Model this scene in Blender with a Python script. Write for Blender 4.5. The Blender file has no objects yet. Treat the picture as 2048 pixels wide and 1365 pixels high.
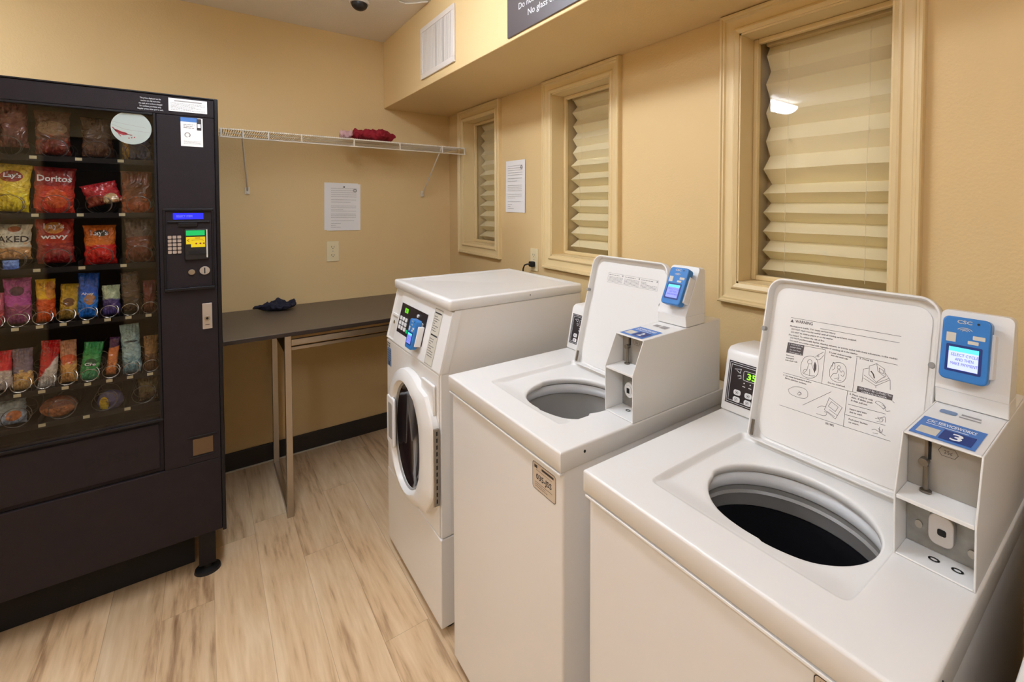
import bpy, math, random
from mathutils import Vector, Matrix, noise
random.seed(7)
C = bpy.context.scene.collection
sc = bpy.context.scene

# ------------------------------------------------------------------ camera
cam_d = bpy.data.cameras.new('camera'); cam = bpy.data.objects.new('camera', cam_d); C.objects.link(cam)
YAW, PIT, ROL, H = math.radians(39.0036), math.radians(-1.7664), math.radians(0.156), 1.4375
d = Vector((math.sin(YAW)*math.cos(PIT), math.cos(YAW)*math.cos(PIT), math.sin(PIT)))
r = Vector((math.cos(YAW), -math.sin(YAW), 0)); u = r.cross(d)
r2 = r*math.cos(ROL)+u*math.sin(ROL); u2 = -r*math.sin(ROL)+u*math.cos(ROL)
cam.matrix_world = Matrix(((r2.x, u2.x, -d.x, 0), (r2.y, u2.y, -d.y, 0), (r2.z, u2.z, -d.z, H), (0, 0, 0, 1)))
cam_d.sensor_width = 36; cam_d.lens = 945.34/2048*36
cam_d.shift_x = -150/2048; cam_d.shift_y = -243.0/2048
cam_d.clip_start = 0.02
sc.camera = cam
# ------------------------------------------------------------------ world, exposure
w = bpy.data.worlds.new('world'); sc.world = w; w.use_nodes = True
w.node_tree.nodes['Background'].inputs[0].default_value = (1.0, 0.85, 0.7, 1)
w.node_tree.nodes['Background'].inputs[1].default_value = 0.02
vs = sc.view_settings
vs.view_transform = 'Standard'; vs.look = 'None'; vs.gamma = 1; vs.use_curve_mapping = False
vs.exposure = 0.27
# room lamps: two wrap-around ceiling fixtures and an added fill lamp of that shape, built as fixture() further down; strengths of their lit lenses
MAIN = (0.12, 1.48); SECOND = (-1.50, 2.46); FILL = (-0.75, -0.6)
LAMP_COLOR = (0.845, 0.955, 1.13, 1)
LAMP_STRENGTH = {'main': 24.0, 'second': 54.0, 'third': 27.0}

# ------------------------------------------------------------------ materials
def srgb(r_, g_, b_):
    f = lambda c: (c/255/12.92) if c/255 <= 0.04045 else ((c/255+0.055)/1.055)**2.4
    return (f(r_), f(g_), f(b_), 1)
def new_mat(name):
    m = bpy.data.materials.new(name); m.use_nodes = True
    return m, m.node_tree.nodes, m.node_tree.links, m.node_tree.nodes['Principled BSDF']
def mat(name, col, rough=0.5, metal=0.0, bump=0.0, bscale=200, var=0.0, vscale=8, emit=0, spec=0.5, coat=0.0, detail=2):
    m, n, l, p = new_mat(name)
    p.inputs['Base Color'].default_value = col
    p.inputs['Roughness'].default_value = rough; p.inputs['Metallic'].default_value = metal
    p.inputs['Specular IOR Level'].default_value = spec; p.inputs['Coat Weight'].default_value = coat
    if emit:
        p.inputs['Emission Color'].default_value = col; p.inputs['Emission Strength'].default_value = emit
    tc = n.new('ShaderNodeTexCoord')
    if var:
        nz = n.new('ShaderNodeTexNoise'); nz.inputs['Scale'].default_value = vscale; nz.inputs['Detail'].default_value = 4
        l.new(tc.outputs['Object'], nz.inputs['Vector'])
        mx = n.new('ShaderNodeMixRGB'); mx.inputs[1].default_value = tuple(c*(1-var) for c in col[:3])+(1,)
        mx.inputs[2].default_value = tuple(min(1, c*(1+var)) for c in col[:3])+(1,)
        l.new(nz.outputs['Fac'], mx.inputs[0]); l.new(mx.outputs[0], p.inputs['Base Color'])
    if bump:
        nb = n.new('ShaderNodeTexNoise'); nb.inputs['Scale'].default_value = bscale; nb.inputs['Detail'].default_value = detail
        l.new(tc.outputs['Object'], nb.inputs['Vector'])
        b = n.new('ShaderNodeBump'); b.inputs['Strength'].default_value = bump; b.inputs['Distance'].default_value = 0.002
        l.new(nb.outputs['Fac'], b.inputs['Height']); l.new(b.outputs['Normal'], p.inputs['Normal'])
    return m
M = {}
M['wall'] = mat('tan wall paint', srgb(224, 194, 141), 0.6, bump=0.35, bscale=160, var=0.03, vscale=2.0, spec=0.3)
M['ceiling'] = mat('ceiling paint', srgb(240, 232, 222), 0.8, bump=0.4, bscale=120, spec=0.2)
M['trimpaint'] = mat('beige trim paint', srgb(226, 200, 148), 0.42, var=0.03, vscale=5, bump=0.1, bscale=60)
M['vinyl_base'] = mat('black vinyl baseboard', srgb(42, 36, 32), 0.45, var=0.15)
M['caulk'] = mat('pale caulk', srgb(200, 190, 170), 0.7)
M['enamel'] = mat('white enamel', srgb(232, 228, 222), 0.28, var=0.012, vscale=3, bump=0.02, bscale=400)
M['enamel_front'] = mat('white enamel sheet', srgb(228, 222, 214), 0.36, var=0.015, vscale=3, bump=0.05, bscale=500)
M['plastic_white'] = mat('white plastic', srgb(234, 232, 230), 0.35)
M['plastic_grey'] = mat('grey plastic', srgb(150, 146, 140), 0.5)
M['tub_grey'] = mat('grey tub enamel', srgb(150, 145, 138), 0.35, var=0.05, vscale=30)
M['ink'] = mat('black ink', srgb(52, 46, 46), 0.6)
M['inkgrey'] = mat('grey ink', srgb(158, 153, 149), 0.7)
M['inkwhite'] = mat('white ink', srgb(240, 240, 240), 0.6)
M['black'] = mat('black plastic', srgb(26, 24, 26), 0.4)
M['panelblack'] = mat('black control panel', srgb(38, 30, 34), 0.35)
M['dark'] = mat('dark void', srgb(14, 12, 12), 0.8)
M['steel'] = mat('brushed steel', srgb(176, 168, 156), 0.35, 1.0, bump=0.08, bscale=300)
M['chrome'] = mat('chrome', srgb(215, 210, 200), 0.15, 1.0)
M['dark_chrome'] = mat('dull dark metal', srgb(128, 120, 108), 0.35, 0.85)
M['tub_light'] = mat('light grey tub wall', srgb(178, 172, 162), 0.4, var=0.04, vscale=20)
M['tub_dark'] = mat('purple grey basket', srgb(112, 104, 112), 0.4, var=0.1, vscale=90)
M['ink_soft'] = mat('faded black ink', srgb(84, 76, 74), 0.6)
M['brass'] = mat('brass', srgb(200, 170, 110), 0.3, 1.0)
M['galv'] = mat('worn galvanised plate', srgb(150, 148, 142), 0.45, 0.6, var=0.35, vscale=60)
M['wire'] = mat('white coated wire', srgb(225, 215, 198), 0.4)
M['blue'] = mat('blue plastic', srgb(48, 120, 190), 0.32, var=0.05, vscale=40)
M['bluelight'] = mat('blue sticker', srgb(70, 120, 190), 0.45)
M['bluedark'] = mat('dark blue print', srgb(20, 48, 120), 0.45)
M['bluegrey'] = mat('grey blue sticker', srgb(110, 135, 170), 0.45)
M['screen'] = mat('lit lavender screen', srgb(178, 190, 250), 0.3, emit=0.75)
M['screen_dim'] = mat('lit violet screen', srgb(130, 140, 235), 0.3, emit=0.5)
M['screen_cyan'] = mat('lit cyan bar', srgb(90, 215, 225), 0.3, emit=0.6)
M['screen_text'] = mat('screen text', srgb(95, 90, 150), 0.5)
M['led_green'] = mat('green led digits', srgb(120, 235, 30), 0.4, emit=1.6)
M['lcd_green'] = mat('green lcd', srgb(95, 190, 25), 0.4, emit=0.7)
M['vfd_blue'] = mat('blue display', srgb(25, 30, 250), 0.3, emit=1.3)
M['bill_green'] = mat('green lit panel', srgb(10, 175, 90), 0.4, emit=0.4)
M['bill_yellow'] = mat('yellow sticker', srgb(240, 215, 20), 0.45, emit=0.0)
M['orange'] = mat('orange lit lamp', srgb(240, 120, 30), 0.4, emit=0.6)
M['paper'] = mat('white paper', srgb(244, 240, 236), 0.8, var=0.02)
M['labelpaper'] = mat('cream label', srgb(205, 198, 182), 0.6)
M['palelabel'] = mat('tan label', srgb(205, 185, 160), 0.5)
M['ivory'] = mat('ivory outlet plastic', srgb(234, 218, 176), 0.4)
M['rubber'] = mat('black rubber', srgb(20, 18, 18), 0.55)
M['table_top'] = mat('dark brown laminate', srgb(98, 84, 70), 0.42, var=0.08, vscale=60)
M['table_edge'] = mat('dark laminate edge', srgb(45, 34, 28), 0.5)
M['vend'] = mat('black textured vending steel', srgb(39, 32, 34), 0.6, var=0.12, vscale=25, bump=0.5, bscale=700, spec=0.2)
M['vend_edge'] = mat('black vending trim', srgb(20, 17, 21), 0.4, spec=0.3)
M['vend_in'] = mat('dark vending interior', srgb(30, 24, 20), 0.6)
M['vend_tray'] = mat('dark tray', srgb(24, 20, 18), 0.6, spec=0.2)
M['coil_dark'] = mat('dull steel wire', srgb(96, 90, 84), 0.4, 0.8)
M['tag'] = mat('price tag', srgb(190, 180, 145), 0.6)
M['beige_key'] = mat('beige key', srgb(176, 156, 140), 0.5)
M['silver'] = mat('silver plate', srgb(196, 190, 184), 0.35, 0.7)
M['red_cloth'] = mat('dark red cloth', srgb(140, 12, 30), 0.9, bump=0.5, bscale=500)
M['pink_film'] = mat('pale pink cloth', srgb(190, 150, 150), 0.7)
M['navy_cloth'] = mat('dark navy cloth', srgb(38, 36, 52), 0.95, var=0.3, vscale=80, bump=0.8, bscale=400)
M['shade'] = mat('cream pleated fabric', srgb(244, 228, 184), 0.8, bump=0.15, bscale=500)
M['cord'] = mat('cream cord', srgb(235, 220, 185), 0.7)
M['sign'] = mat('dark grey sign', srgb(88, 80, 80), 0.32)
M['vent'] = mat('white vent enamel', srgb(225, 216, 206), 0.4)
M['plate25'] = mat('grey coin plate', srgb(158, 152, 142), 0.4, 0.3, var=0.04, vscale=90)
M['oval'] = mat('pale sticker', srgb(170, 180, 172), 0.5)
M['redprint'] = mat('red print', srgb(150, 40, 48), 0.5)
M['doorwood'] = mat('dark brown door', srgb(52, 36, 26), 0.5, var=0.2, vscale=12)

def glass_mat(name, tint=(1, 1, 1, 1), ior=1.5, rough=0.0, k=1.0):
    m = bpy.data.materials.new(name); m.use_nodes = True; n = m.node_tree.nodes; l = m.node_tree.links
    n.clear(); o = n.new('ShaderNodeOutputMaterial'); mx = n.new('ShaderNodeMixShader'); t = n.new('ShaderNodeBsdfTransparent')
    g = n.new('ShaderNodeBsdfGlossy'); f = n.new('ShaderNodeFresnel'); ge = n.new('ShaderNodeNewGeometry'); mrg = n.new('ShaderNodeMapRange')
    mrg.inputs[3].default_value = ior; mrg.inputs[4].default_value = 1/ior; l.new(ge.outputs['Backfacing'], mrg.inputs[0]); l.new(mrg.outputs[0], f.inputs['IOR'])
    mu = n.new('ShaderNodeMath'); mu.operation = 'MULTIPLY'; mu.inputs[1].default_value = k
    g.inputs['Roughness'].default_value = rough; t.inputs[0].default_value = tint
    l.new(f.outputs[0], mu.inputs[0]); l.new(mu.outputs[0], mx.inputs[0]); l.new(t.outputs[0], mx.inputs[1]); l.new(g.outputs[0], mx.inputs[2]); l.new(mx.outputs[0], o.inputs[0])
    return m
M['glass'] = glass_mat('clear window glass', (0.97, 0.97, 0.97, 1), 1.5, 0.01, 1.0)
M['vglass'] = glass_mat('vending glass', (0.90, 0.89, 0.88, 1), 1.5, 0.015, 0.6)
M['dglass'] = mat('smoked dryer glass', srgb(34, 24, 24), 0.12, coat=0.5)

def floor_mat():
    m, n, l, p = new_mat('light oak vinyl planks')
    tc = n.new('ShaderNodeTexCoord'); sep = n.new('ShaderNodeSeparateXYZ'); l.new(tc.outputs['Object'], sep.inputs[0])
    def math_(op, a, b=None, c=None):
        q = n.new('ShaderNodeMath'); q.operation = op
        for i, x in enumerate((a, b, c)):
            if x is None: continue
            if isinstance(x, (int, float)): q.inputs[i].default_value = x
            else: l.new(x, q.inputs[i])
        return q.outputs[0]
    PW, PL = 0.144, 1.05
    xs = math_('DIVIDE', math_('ADD', sep.outputs[0], 10.0-0.068+PW*0), PW)
    col = math_('FLOOR', xs); fx = math_('SUBTRACT', xs, col)
    wn = n.new('ShaderNodeTexWhiteNoise'); wn.noise_dimensions = '1D'; l.new(col, wn.inputs['W'])
    ys = math_('ADD', math_('DIVIDE', sep.outputs[1], PL), math_('MULTIPLY', wn.outputs['Value'], 7.0))
    row = math_('FLOOR', ys); fy = math_('SUBTRACT', ys, row)
    wn2 = n.new('ShaderNodeTexWhiteNoise'); wn2.noise_dimensions = '2D'
    cb = n.new('ShaderNodeCombineXYZ'); l.new(col, cb.inputs[0]); l.new(row, cb.inputs[1]); l.new(cb.outputs[0], wn2.inputs['Vector'])
    mp = n.new('ShaderNodeCombineXYZ')
    l.new(math_('ADD', sep.outputs[0], math_('MULTIPLY', wn2.outputs['Value'], 5.0)), mp.inputs[0])
    l.new(math_('MULTIPLY', sep.outputs[1], 0.085), mp.inputs[1]); l.new(wn2.outputs['Value'], mp.inputs[2])
    n1 = n.new('ShaderNodeTexNoise'); n1.inputs['Scale'].default_value = 9; n1.inputs['Detail'].default_value = 8; n1.inputs['Roughness'].default_value = 0.65; n1.inputs['Distortion'].default_value = 0.8
    l.new(mp.outputs[0], n1.inputs['Vector'])
    n2 = n.new('ShaderNodeTexNoise'); n2.inputs['Scale'].default_value = 60; n2.inputs['Detail'].default_value = 5
    l.new(mp.outputs[0], n2.inputs['Vector'])
    ramp = n.new('ShaderNodeValToRGB'); e = ramp.color_ramp.elements
    e[0].position = 0.34; e[0].color = srgb(146, 108, 74); e[1].position = 0.68; e[1].color = srgb(240, 214, 176)
    k = e.new(0.47); k.color = srgb(214, 180, 138)
    l.new(math_('ADD', math_('MULTIPLY', n1.outputs['Fac'], 0.66), math_('MULTIPLY', n2.outputs['Fac'], 0.34)), ramp.inputs[0])
    n3 = n.new('ShaderNodeTexNoise'); n3.inputs['Scale'].default_value = 14; n3.inputs['Detail'].default_value = 3
    l.new(mp.outputs[0], n3.inputs['Vector'])
    crack = math_('MULTIPLY', math_('LESS_THAN', math_('ABSOLUTE', math_('SUBTRACT', n3.outputs['Fac'], 0.40)), 0.002), 0.0)
    hv = n.new('ShaderNodeMixRGB'); hv.blend_type = 'MULTIPLY'; hv.inputs[0].default_value = 1
    l.new(ramp.outputs[0], hv.inputs[1])
    g = math_('ADD', math_('MULTIPLY', wn2.outputs['Value'], 0.16), 0.87); gc = n.new('ShaderNodeCombineXYZ')
    for i in range(3): l.new(g, gc.inputs[i])
    l.new(gc.outputs[0], hv.inputs[2])
    seam = math_('MAXIMUM', math_('LESS_THAN', fx, 0.012), math_('LESS_THAN', fy, 0.0018))
    dk = n.new('ShaderNodeMixRGB'); dk.inputs[2].default_value = srgb(140, 110, 78)
    l.new(math_('MAXIMUM', math_('MULTIPLY', seam, 0.45), crack), dk.inputs[0]); l.new(hv.outputs[0], dk.inputs[1])
    l.new(dk.outputs[0], p.inputs['Base Color']); p.inputs['Roughness'].default_value = 0.5
    b = n.new('ShaderNodeBump'); b.inputs['Strength'].default_value = 0.25; b.inputs['Distance'].default_value = 0.002
    l.new(math_('SUBTRACT', n1.outputs['Fac'], seam), b.inputs['Height']); l.new(b.outputs['Normal'], p.inputs['Normal'])
    return m
M['floor'] = floor_mat()

# ------------------------------------------------------------------ mesh helpers
def rootloc(o):
    v = Vector((0, 0, 0))
    while o is not None: v = v + o.location; o = o.parent
    return v
def tag(o, label=None, cat=None, group=None, kind=None):
    if label: o['label'] = label
    if cat: o['category'] = cat
    if group: o['group'] = group
    if kind: o['kind'] = kind
    return o
def thing(name, loc, label, cat, group=None):
    o = bpy.data.objects.new(name, None); C.objects.link(o); o.location = loc; o.empty_display_size = 0.1
    return tag(o, label, cat, group)
class Fr:
    def __init__(s, o, x, y):
        s.o = Vector(o); s.x = Vector(x).normalized(); s.y = Vector(y).normalized(); s.n = s.x.cross(s.y)
    def p(s, a, b, c=0.0): return s.o+s.x*a+s.y*b+s.n*c
_tc = {}
def text_geo(t, bold=0):
    if (t, bold) in _tc: return _tc[(t, bold)]
    cu = bpy.data.curves.new('t', 'FONT'); cu.body = t; cu.size = 1.0; cu.resolution_u = 2
    if bold: cu.offset = 0.02
    ob = bpy.data.objects.new('t', cu)
    me = bpy.data.meshes.new_from_object(ob)
    vs_ = [(v.co.x, v.co.y) for v in me.vertices]; fs = [tuple(p.vertices) for p in me.polygons]
    bpy.data.objects.remove(ob); bpy.data.meshes.remove(me); bpy.data.curves.remove(cu)
    x0 = min([a for a, b in vs_] or [0]); x1 = max([a for a, b in vs_] or [1])
    _tc[(t, bold)] = ([(a-x0, b) for a, b in vs_], fs, x1-x0)
    return _tc[(t, bold)]
class MB:
    def __init__(s): s.v = []; s.f = []; s.m = []
    def add(s, vs_, fs, mi=0):
        k = len(s.v); s.v += [Vector(q) for q in vs_]; s.f += [tuple(i+k for i in f) for f in fs]; s.m += [mi]*len(fs); return s
    def box(s, a, b, mi=0):
        x0, y0, z0 = [min(a[i], b[i]) for i in range(3)]; x1, y1, z1 = [max(a[i], b[i]) for i in range(3)]
        return s.add([(x0, y0, z0), (x1, y0, z0), (x1, y1, z0), (x0, y1, z0), (x0, y0, z1), (x1, y0, z1), (x1, y1, z1), (x0, y1, z1)],
              [(3, 2, 1, 0), (4, 5, 6, 7), (0, 1, 5, 4), (1, 2, 6, 5), (2, 3, 7, 6), (3, 0, 4, 7)], mi)
    def fbox(s, F, a0, a1, b0, b1, c0, c1, mi=0):
        p = [F.p(a, b, c) for c in (c0, c1) for a, b in ((a0, b0), (a1, b0), (a1, b1), (a0, b1))]
        return s.add(p, [(3, 2, 1, 0), (4, 5, 6, 7), (0, 1, 5, 4), (1, 2, 6, 5), (2, 3, 7, 6), (3, 0, 4, 7)], mi)
    def quad(s, F, a0, a1, b0, b1, c=0.0, mi=0):
        return s.add([F.p(a0, b0, c), F.p(a1, b0, c), F.p(a1, b1, c), F.p(a0, b1, c)], [(0, 1, 2, 3)], mi)
    def poly(s, F, pts, c=0.0, mi=0):
        return s.add([F.p(a, b, c) for a, b in pts], [tuple(range(len(pts)))], mi)
    def prism(s, F, pts, c0, c1, mi=0, cap=True):
        n = len(pts); s.add([F.p(a, b, c0) for a, b in pts]+[F.p(a, b, c1) for a, b in pts],
             [(i, (i+1) % n, n+(i+1) % n, n+i) for i in range(n)]+([tuple(range(n-1, -1, -1)), tuple(range(n, 2*n))] if cap else []), mi); return s
    def stroke(s, F, pts, wd, c=0.0, mi=0):
        for (a0, b0), (a1, b1) in zip(pts[:-1], pts[1:]):
            L = math.hypot(a1-a0, b1-b0)
            if L < 1e-6: continue
            px, py = -(b1-b0)/L*wd/2, (a1-a0)/L*wd/2; ex, ey = (a1-a0)/L*wd*0.3, (b1-b0)/L*wd*0.3
            s.add([F.p(a0-px-ex, b0-py-ey, c), F.p(a1-px+ex, b1-py+ey, c), F.p(a1+px+ex, b1+py+ey, c), F.p(a0+px-ex, b0+py-ey, c)], [(0, 1, 2, 3)], mi)
        return s
    def ring(s, F, ca, cb, ra, rb, wd, c=0.0, mi=0, n=24, t0=0, t1=2*math.pi):
        pts = [(ca+ra*math.cos(t0+(t1-t0)*i/n), cb+rb*math.sin(t0+(t1-t0)*i/n)) for i in range(n+1)]
        return s.stroke(F, pts, wd, c, mi)
    def disc(s, F, ca, cb, ra, rb, c0, c1, mi=0, n=28):
        return s.prism(F, [(ca+ra*math.cos(2*math.pi*i/n), cb+rb*math.sin(2*math.pi*i/n)) for i in range(n)], c0, c1, mi)
    def rrect(s, F, a0, a1, b0, b1, rr, c0, c1, mi=0, n=5):
        return s.prism(F, rr_pts(a0, a1, b0, b1, rr, n), c0, c1, mi)
    def tube(s, pts, rad, n=8, mi=0, closed=False):
        pts = [Vector(p) for p in pts]; k = len(s.v); N = len(pts)
        ref = None
        for i, p in enumerate(pts):
            a = pts[i-1] if (i > 0 or closed) else p; b = pts[(i+1) % N] if (i < N-1 or closed) else p
            t = (b-a).normalized()
            if ref is None: ref = Vector((0, 0, 1)) if abs(t.z) < 0.9 else Vector((1, 0, 0))
            e1 = (ref-t*ref.dot(t)).normalized(); ref = e1; e2 = t.cross(e1)
            rd = rad[i] if isinstance(rad, (list, tuple)) else rad
            for j in range(n):
                an = 2*math.pi*j/n; s.v.append(p+e1*math.cos(an)*rd+e2*math.sin(an)*rd)
        for i in range(N if closed else N-1):
            for j in range(n):
                q = ((i+1) % N)*n; s.f.append((k+i*n+j, k+i*n+(j+1) % n, k+q+(j+1) % n, k+q+j)); s.m.append(mi)
        if not closed:
            s.f.append(tuple(k+j for j in range(n-1, -1, -1))); s.f.append(tuple(k+(N-1)*n+j for j in range(n))); s.m += [mi, mi]
        return s
    def loops(s, LL, mi=0, close=True, cap0=False, cap1=False):
        k = len(s.v); n = len(LL[0])
        for L in LL: s.v += [Vector(q) for q in L]
        for i in range(len(LL)-1):
            for j in range(n if close else n-1):
                s.f.append((k+i*n+j, k+i*n+(j+1) % n, k+(i+1)*n+(j+1) % n, k+(i+1)*n+j)); s.m.append(mi)
        if cap0: s.f.append(tuple(k+j for j in range(n-1, -1, -1))); s.m.append(mi)
        if cap1: s.f.append(tuple(k+(len(LL)-1)*n+j for j in range(n))); s.m.append(mi)
        return s
    def text(s, F, t, a, b, h, width=None, c=0.0, mi=0, bold=0, align='L', a1=None, b1=None, fn=None):
        vs_, fs, wd = text_geo(t, bold)
        ks = h/0.7; kx = ks if width is None else width/max(wd, 1e-6)
        W_ = wd*kx
        if a1 is not None:
            L = math.hypot(a1-a, b1-b); dx, dy = (a1-a)/L, (b1-b)/L; kx = L/wd; W_ = L
        else: dx, dy = 1, 0
        off = {'L': 0, 'C': -W_/2, 'R': -W_}[align]
        P = []
        for x, y in vs_:
            X = x*kx+off; Y = y*ks
            aa, bb = a+X*dx, b+X*dy+Y
            P.append(F.p(aa, bb, c+(fn(aa, bb) if fn else 0)))
        return s.add(P, fs, mi)
    def build(s, name, mats, parent=None, origin=None, bevel=0, seg=2, sharp=35, flat=False, label=None, mods=None):
        me = bpy.data.meshes.new(name)
        off = rootloc(parent) if parent is not None else (Vector(origin) if origin is not None else Vector((0, 0, 0)))
        me.from_pydata([tuple(q-off) for q in s.v], [], s.f)
        if not isinstance(mats, (list, tuple)): mats = [mats]
        for m_ in mats: me.materials.append(M[m_] if isinstance(m_, str) else m_)
        for p_, mi in zip(me.polygons, s.m): p_.material_index = mi
        if not flat:
            for p_ in me.polygons: p_.use_smooth = True
            me.set_sharp_from_angle(angle=math.radians(sharp))
        me.update()
        o = bpy.data.objects.new(name, me); C.objects.link(o)
        if parent is not None: o.parent = parent
        else: o.location = off
        if bevel:
            bm_ = o.modifiers.new('bevel', 'BEVEL'); bm_.width = bevel; bm_.segments = seg; bm_.limit_method = 'ANGLE'; bm_.angle_limit = math.radians(40); bm_.harden_normals = True
        if label: o['label'] = label
        return o
def rr_pts(a0, a1, b0, b1, rr, n=5):
    out = []
    if not isinstance(rr, (list, tuple)): rr = [rr]*4          # bl, br, tr, tl
    for (ca, cb, t, q) in ((a0, b0, math.pi, 0), (a1, b0, 1.5*math.pi, 1), (a1, b1, 0, 2), (a0, b1, 0.5*math.pi, 3)):
        R = rr[q]; sx = 1 if ca == a0 else -1; sy = 1 if cb == b0 else -1
        for i in range(n+1):
            an = t+math.pi/2*i/n; out.append((ca+sx*R+R*math.cos(an), cb+sy*R+R*math.sin(an)))
    return out
def lines_of_print(mb, F, a0, a1, b0, b1, rows, hh, c, mi=0, seed=1, fill=0.8):
    rg = random.Random(seed)
    for i in range(rows):
        b = b1-(b1-b0)*(i+0.5)/rows; a = a0; end = a0+(a1-a0)*(1 if rg.random() < fill else rg.uniform(0.3, 0.9))
        while a < end-1e-4:
            wl = min(rg.uniform(1.2, 5)*hh, end-a); mb.quad(F, a, a+wl, b-hh/2, b+hh/2, c, mi); a += wl+hh*0.8
XP, YP, ZP = Vector((1, 0, 0)), Vector((0, 1, 0)), Vector((0, 0, 1))
def face_left(x, y=0, z=0): return Fr((x, y, z), -YP, ZP)      # surface facing -X; a runs towards -Y
def face_front(y, x=0, z=0): return Fr((x, y, z), XP, ZP)      # surface facing -Y; a runs towards +X

# ---- printed matter on the washer lid (lid coordinates in metres) and packet places
LID_LINES=[[[0.3874,0.2863],[0.17,0.2905]],[[0.3205,0.2749],[0.1713,0.278]],[[0.3495,0.231],[0.3046,0.2331],[0.3034,0.1632]],[[0.3878,0.1627],[0.3034,0.1632],[0.2518,0.1635],[0.2519,0.0936]],[[0.2441,0.2346],[0.1705,0.2361]],[[0.2421,0.2331],[0.2425,0.1644]],[[0.2518,0.1635],[0.2352,0.1647]],[[0.173,0.169],[0.1689,0.1662]],[[0.2479,0.1384],[0.181,0.1416]],[[0.251,0.1171],[0.1797,0.1211]],[[0.3866,0.0922],[0.251,0.0939],[0.1689,0.0962]],[[0.3363,0.1079],[0.2823,0.1523]],[[0.3457,0.2072],[0.3357,0.2129],[0.325,0.2135],[0.318,0.2079],[0.3134,0.1924],[0.3133,0.18],[0.3184,0.1713],[0.3293,0.1662],[0.3411,0.166],[0.3492,0.1722],[0.3515,0.1823],[0.3511,0.1952],[0.3457,0.2072]],[[0.3383,0.2006],[0.3347,0.2058],[0.3291,0.204],[0.3283,0.1979],[0.3333,0.1955],[0.3377,0.1965],[0.3383,0.2006]],[[0.3354,0.195],[0.3368,0.1819],[0.3433,0.1738]],[[0.3292,0.1966],[0.3234,0.1855],[0.3196,0.1803]],[[0.3454,0.1733],[0.3434,0.1823],[0.3368,0.1819]],[[0.3301,0.1722],[0.3319,0.1854]],[[0.3454,0.1733],[0.33,0.1716],[0.3188,0.1743]],[[0.323,0.214],[0.3174,0.2195],[0.308,0.2271]],[[0.3213,0.2091],[0.3139,0.2089],[0.3062,0.2213]],[[0.3201,0.2157],[0.3184,0.2193],[0.3155,0.2179],[0.3167,0.2145],[0.3201,0.2157]],[[0.2855,0.21],[0.2743,0.2149],[0.2644,0.2135],[0.2586,0.205],[0.2575,0.1875],[0.2621,0.1782],[0.2712,0.174],[0.2832,0.1752],[0.2901,0.1823],[0.2911,0.1983],[0.2855,0.21]],[[0.2874,0.2014],[0.286,0.214],[0.2812,0.2071],[0.2821,0.1987],[0.2857,0.1957]],[[0.2769,0.2042],[0.2745,0.2088],[0.2709,0.2067],[0.2711,0.2017],[0.2755,0.2009],[0.2769,0.2042]],[[0.2745,0.2007],[0.2762,0.1902],[0.2831,0.1903],[0.2869,0.1812]],[[0.2726,0.2013],[0.2679,0.1945],[0.2658,0.2011],[0.2614,0.1963],[0.2632,0.1878],[0.2684,0.1904]],[[0.2733,0.191],[0.2705,0.1838],[0.2738,0.1788],[0.266,0.1791]],[[0.2797,0.1792],[0.2724,0.1833]],[[0.218,0.2217],[0.2056,0.2297],[0.1911,0.2231],[0.1887,0.2087],[0.1935,0.2055],[0.2027,0.1944],[0.2171,0.2055],[0.218,0.2217]],[[0.2056,0.2297],[0.2024,0.2163],[0.1895,0.2085]],[[0.2005,0.2225],[0.1933,0.2197],[0.1926,0.2133],[0.1998,0.216],[0.2005,0.2225]],[[0.2278,0.1881],[0.2279,0.2133],[0.2185,0.2177]],[[0.226,0.1963],[0.2029,0.1877],[0.18,0.2056],[0.1781,0.1876]],[[0.2029,0.1877],[0.2025,0.184]],[[0.1895,0.216],[0.18,0.2056]],[[0.2257,0.2022],[0.2034,0.1923],[0.1819,0.2078]],[[0.3716,0.1306],[0.3586,0.1419],[0.3294,0.1432],[0.3274,0.121],[0.3667,0.1203],[0.3716,0.1306]],[[0.351,0.1273],[0.3463,0.1329],[0.3405,0.1305],[0.3453,0.1259],[0.3497,0.126]],[[0.3487,0.1343],[0.3438,0.1305],[0.3455,0.1269]],[[0.2847,0.1396],[0.258,0.1283],[0.2683,0.1024],[0.2913,0.1134],[0.2847,0.1396]],[[0.2799,0.1331],[0.2655,0.1269],[0.27,0.1165],[0.2845,0.1226],[0.2799,0.1331]],[[0.3054,0.1128],[0.2981,0.1192],[0.2881,0.1195]],[[0.3059,0.1005],[0.2877,0.1007],[0.2848,0.1096],[0.2908,0.1096]],[[0.2851,0.1115],[0.2697,0.1059]],[[0.2818,0.1166],[0.2654,0.1102]],[[0.2004,0.1565],[0.1984,0.1618],[0.1843,0.158],[0.1823,0.1458],[0.1743,0.1494]],[[0.2004,0.1565],[0.1888,0.1519],[0.1851,0.1485]],[[0.1893,0.1564],[0.1805,0.1537],[0.1869,0.1498]],[[0.1973,0.1278],[0.1868,0.1332],[0.1805,0.1372],[0.1803,0.1264]],[[0.1943,0.1233],[0.1859,0.1244],[0.1833,0.1317],[0.1899,0.1303]],[[0.1935,0.1319],[0.1896,0.1268]],[[0.201,0.1053],[0.1962,0.1088],[0.1891,0.1059],[0.1778,0.1028]],[[0.1884,0.1153],[0.1892,0.1068],[0.1839,0.1051],[0.183,0.1127]],[[0.1987,0.1006],[0.1903,0.1018]],[[0.1905,0.1118],[0.185,0.1074]]]
LID_THICK=[[[0.214,0.2127],[0.2095,0.2086],[0.207,0.2017]]]
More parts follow.
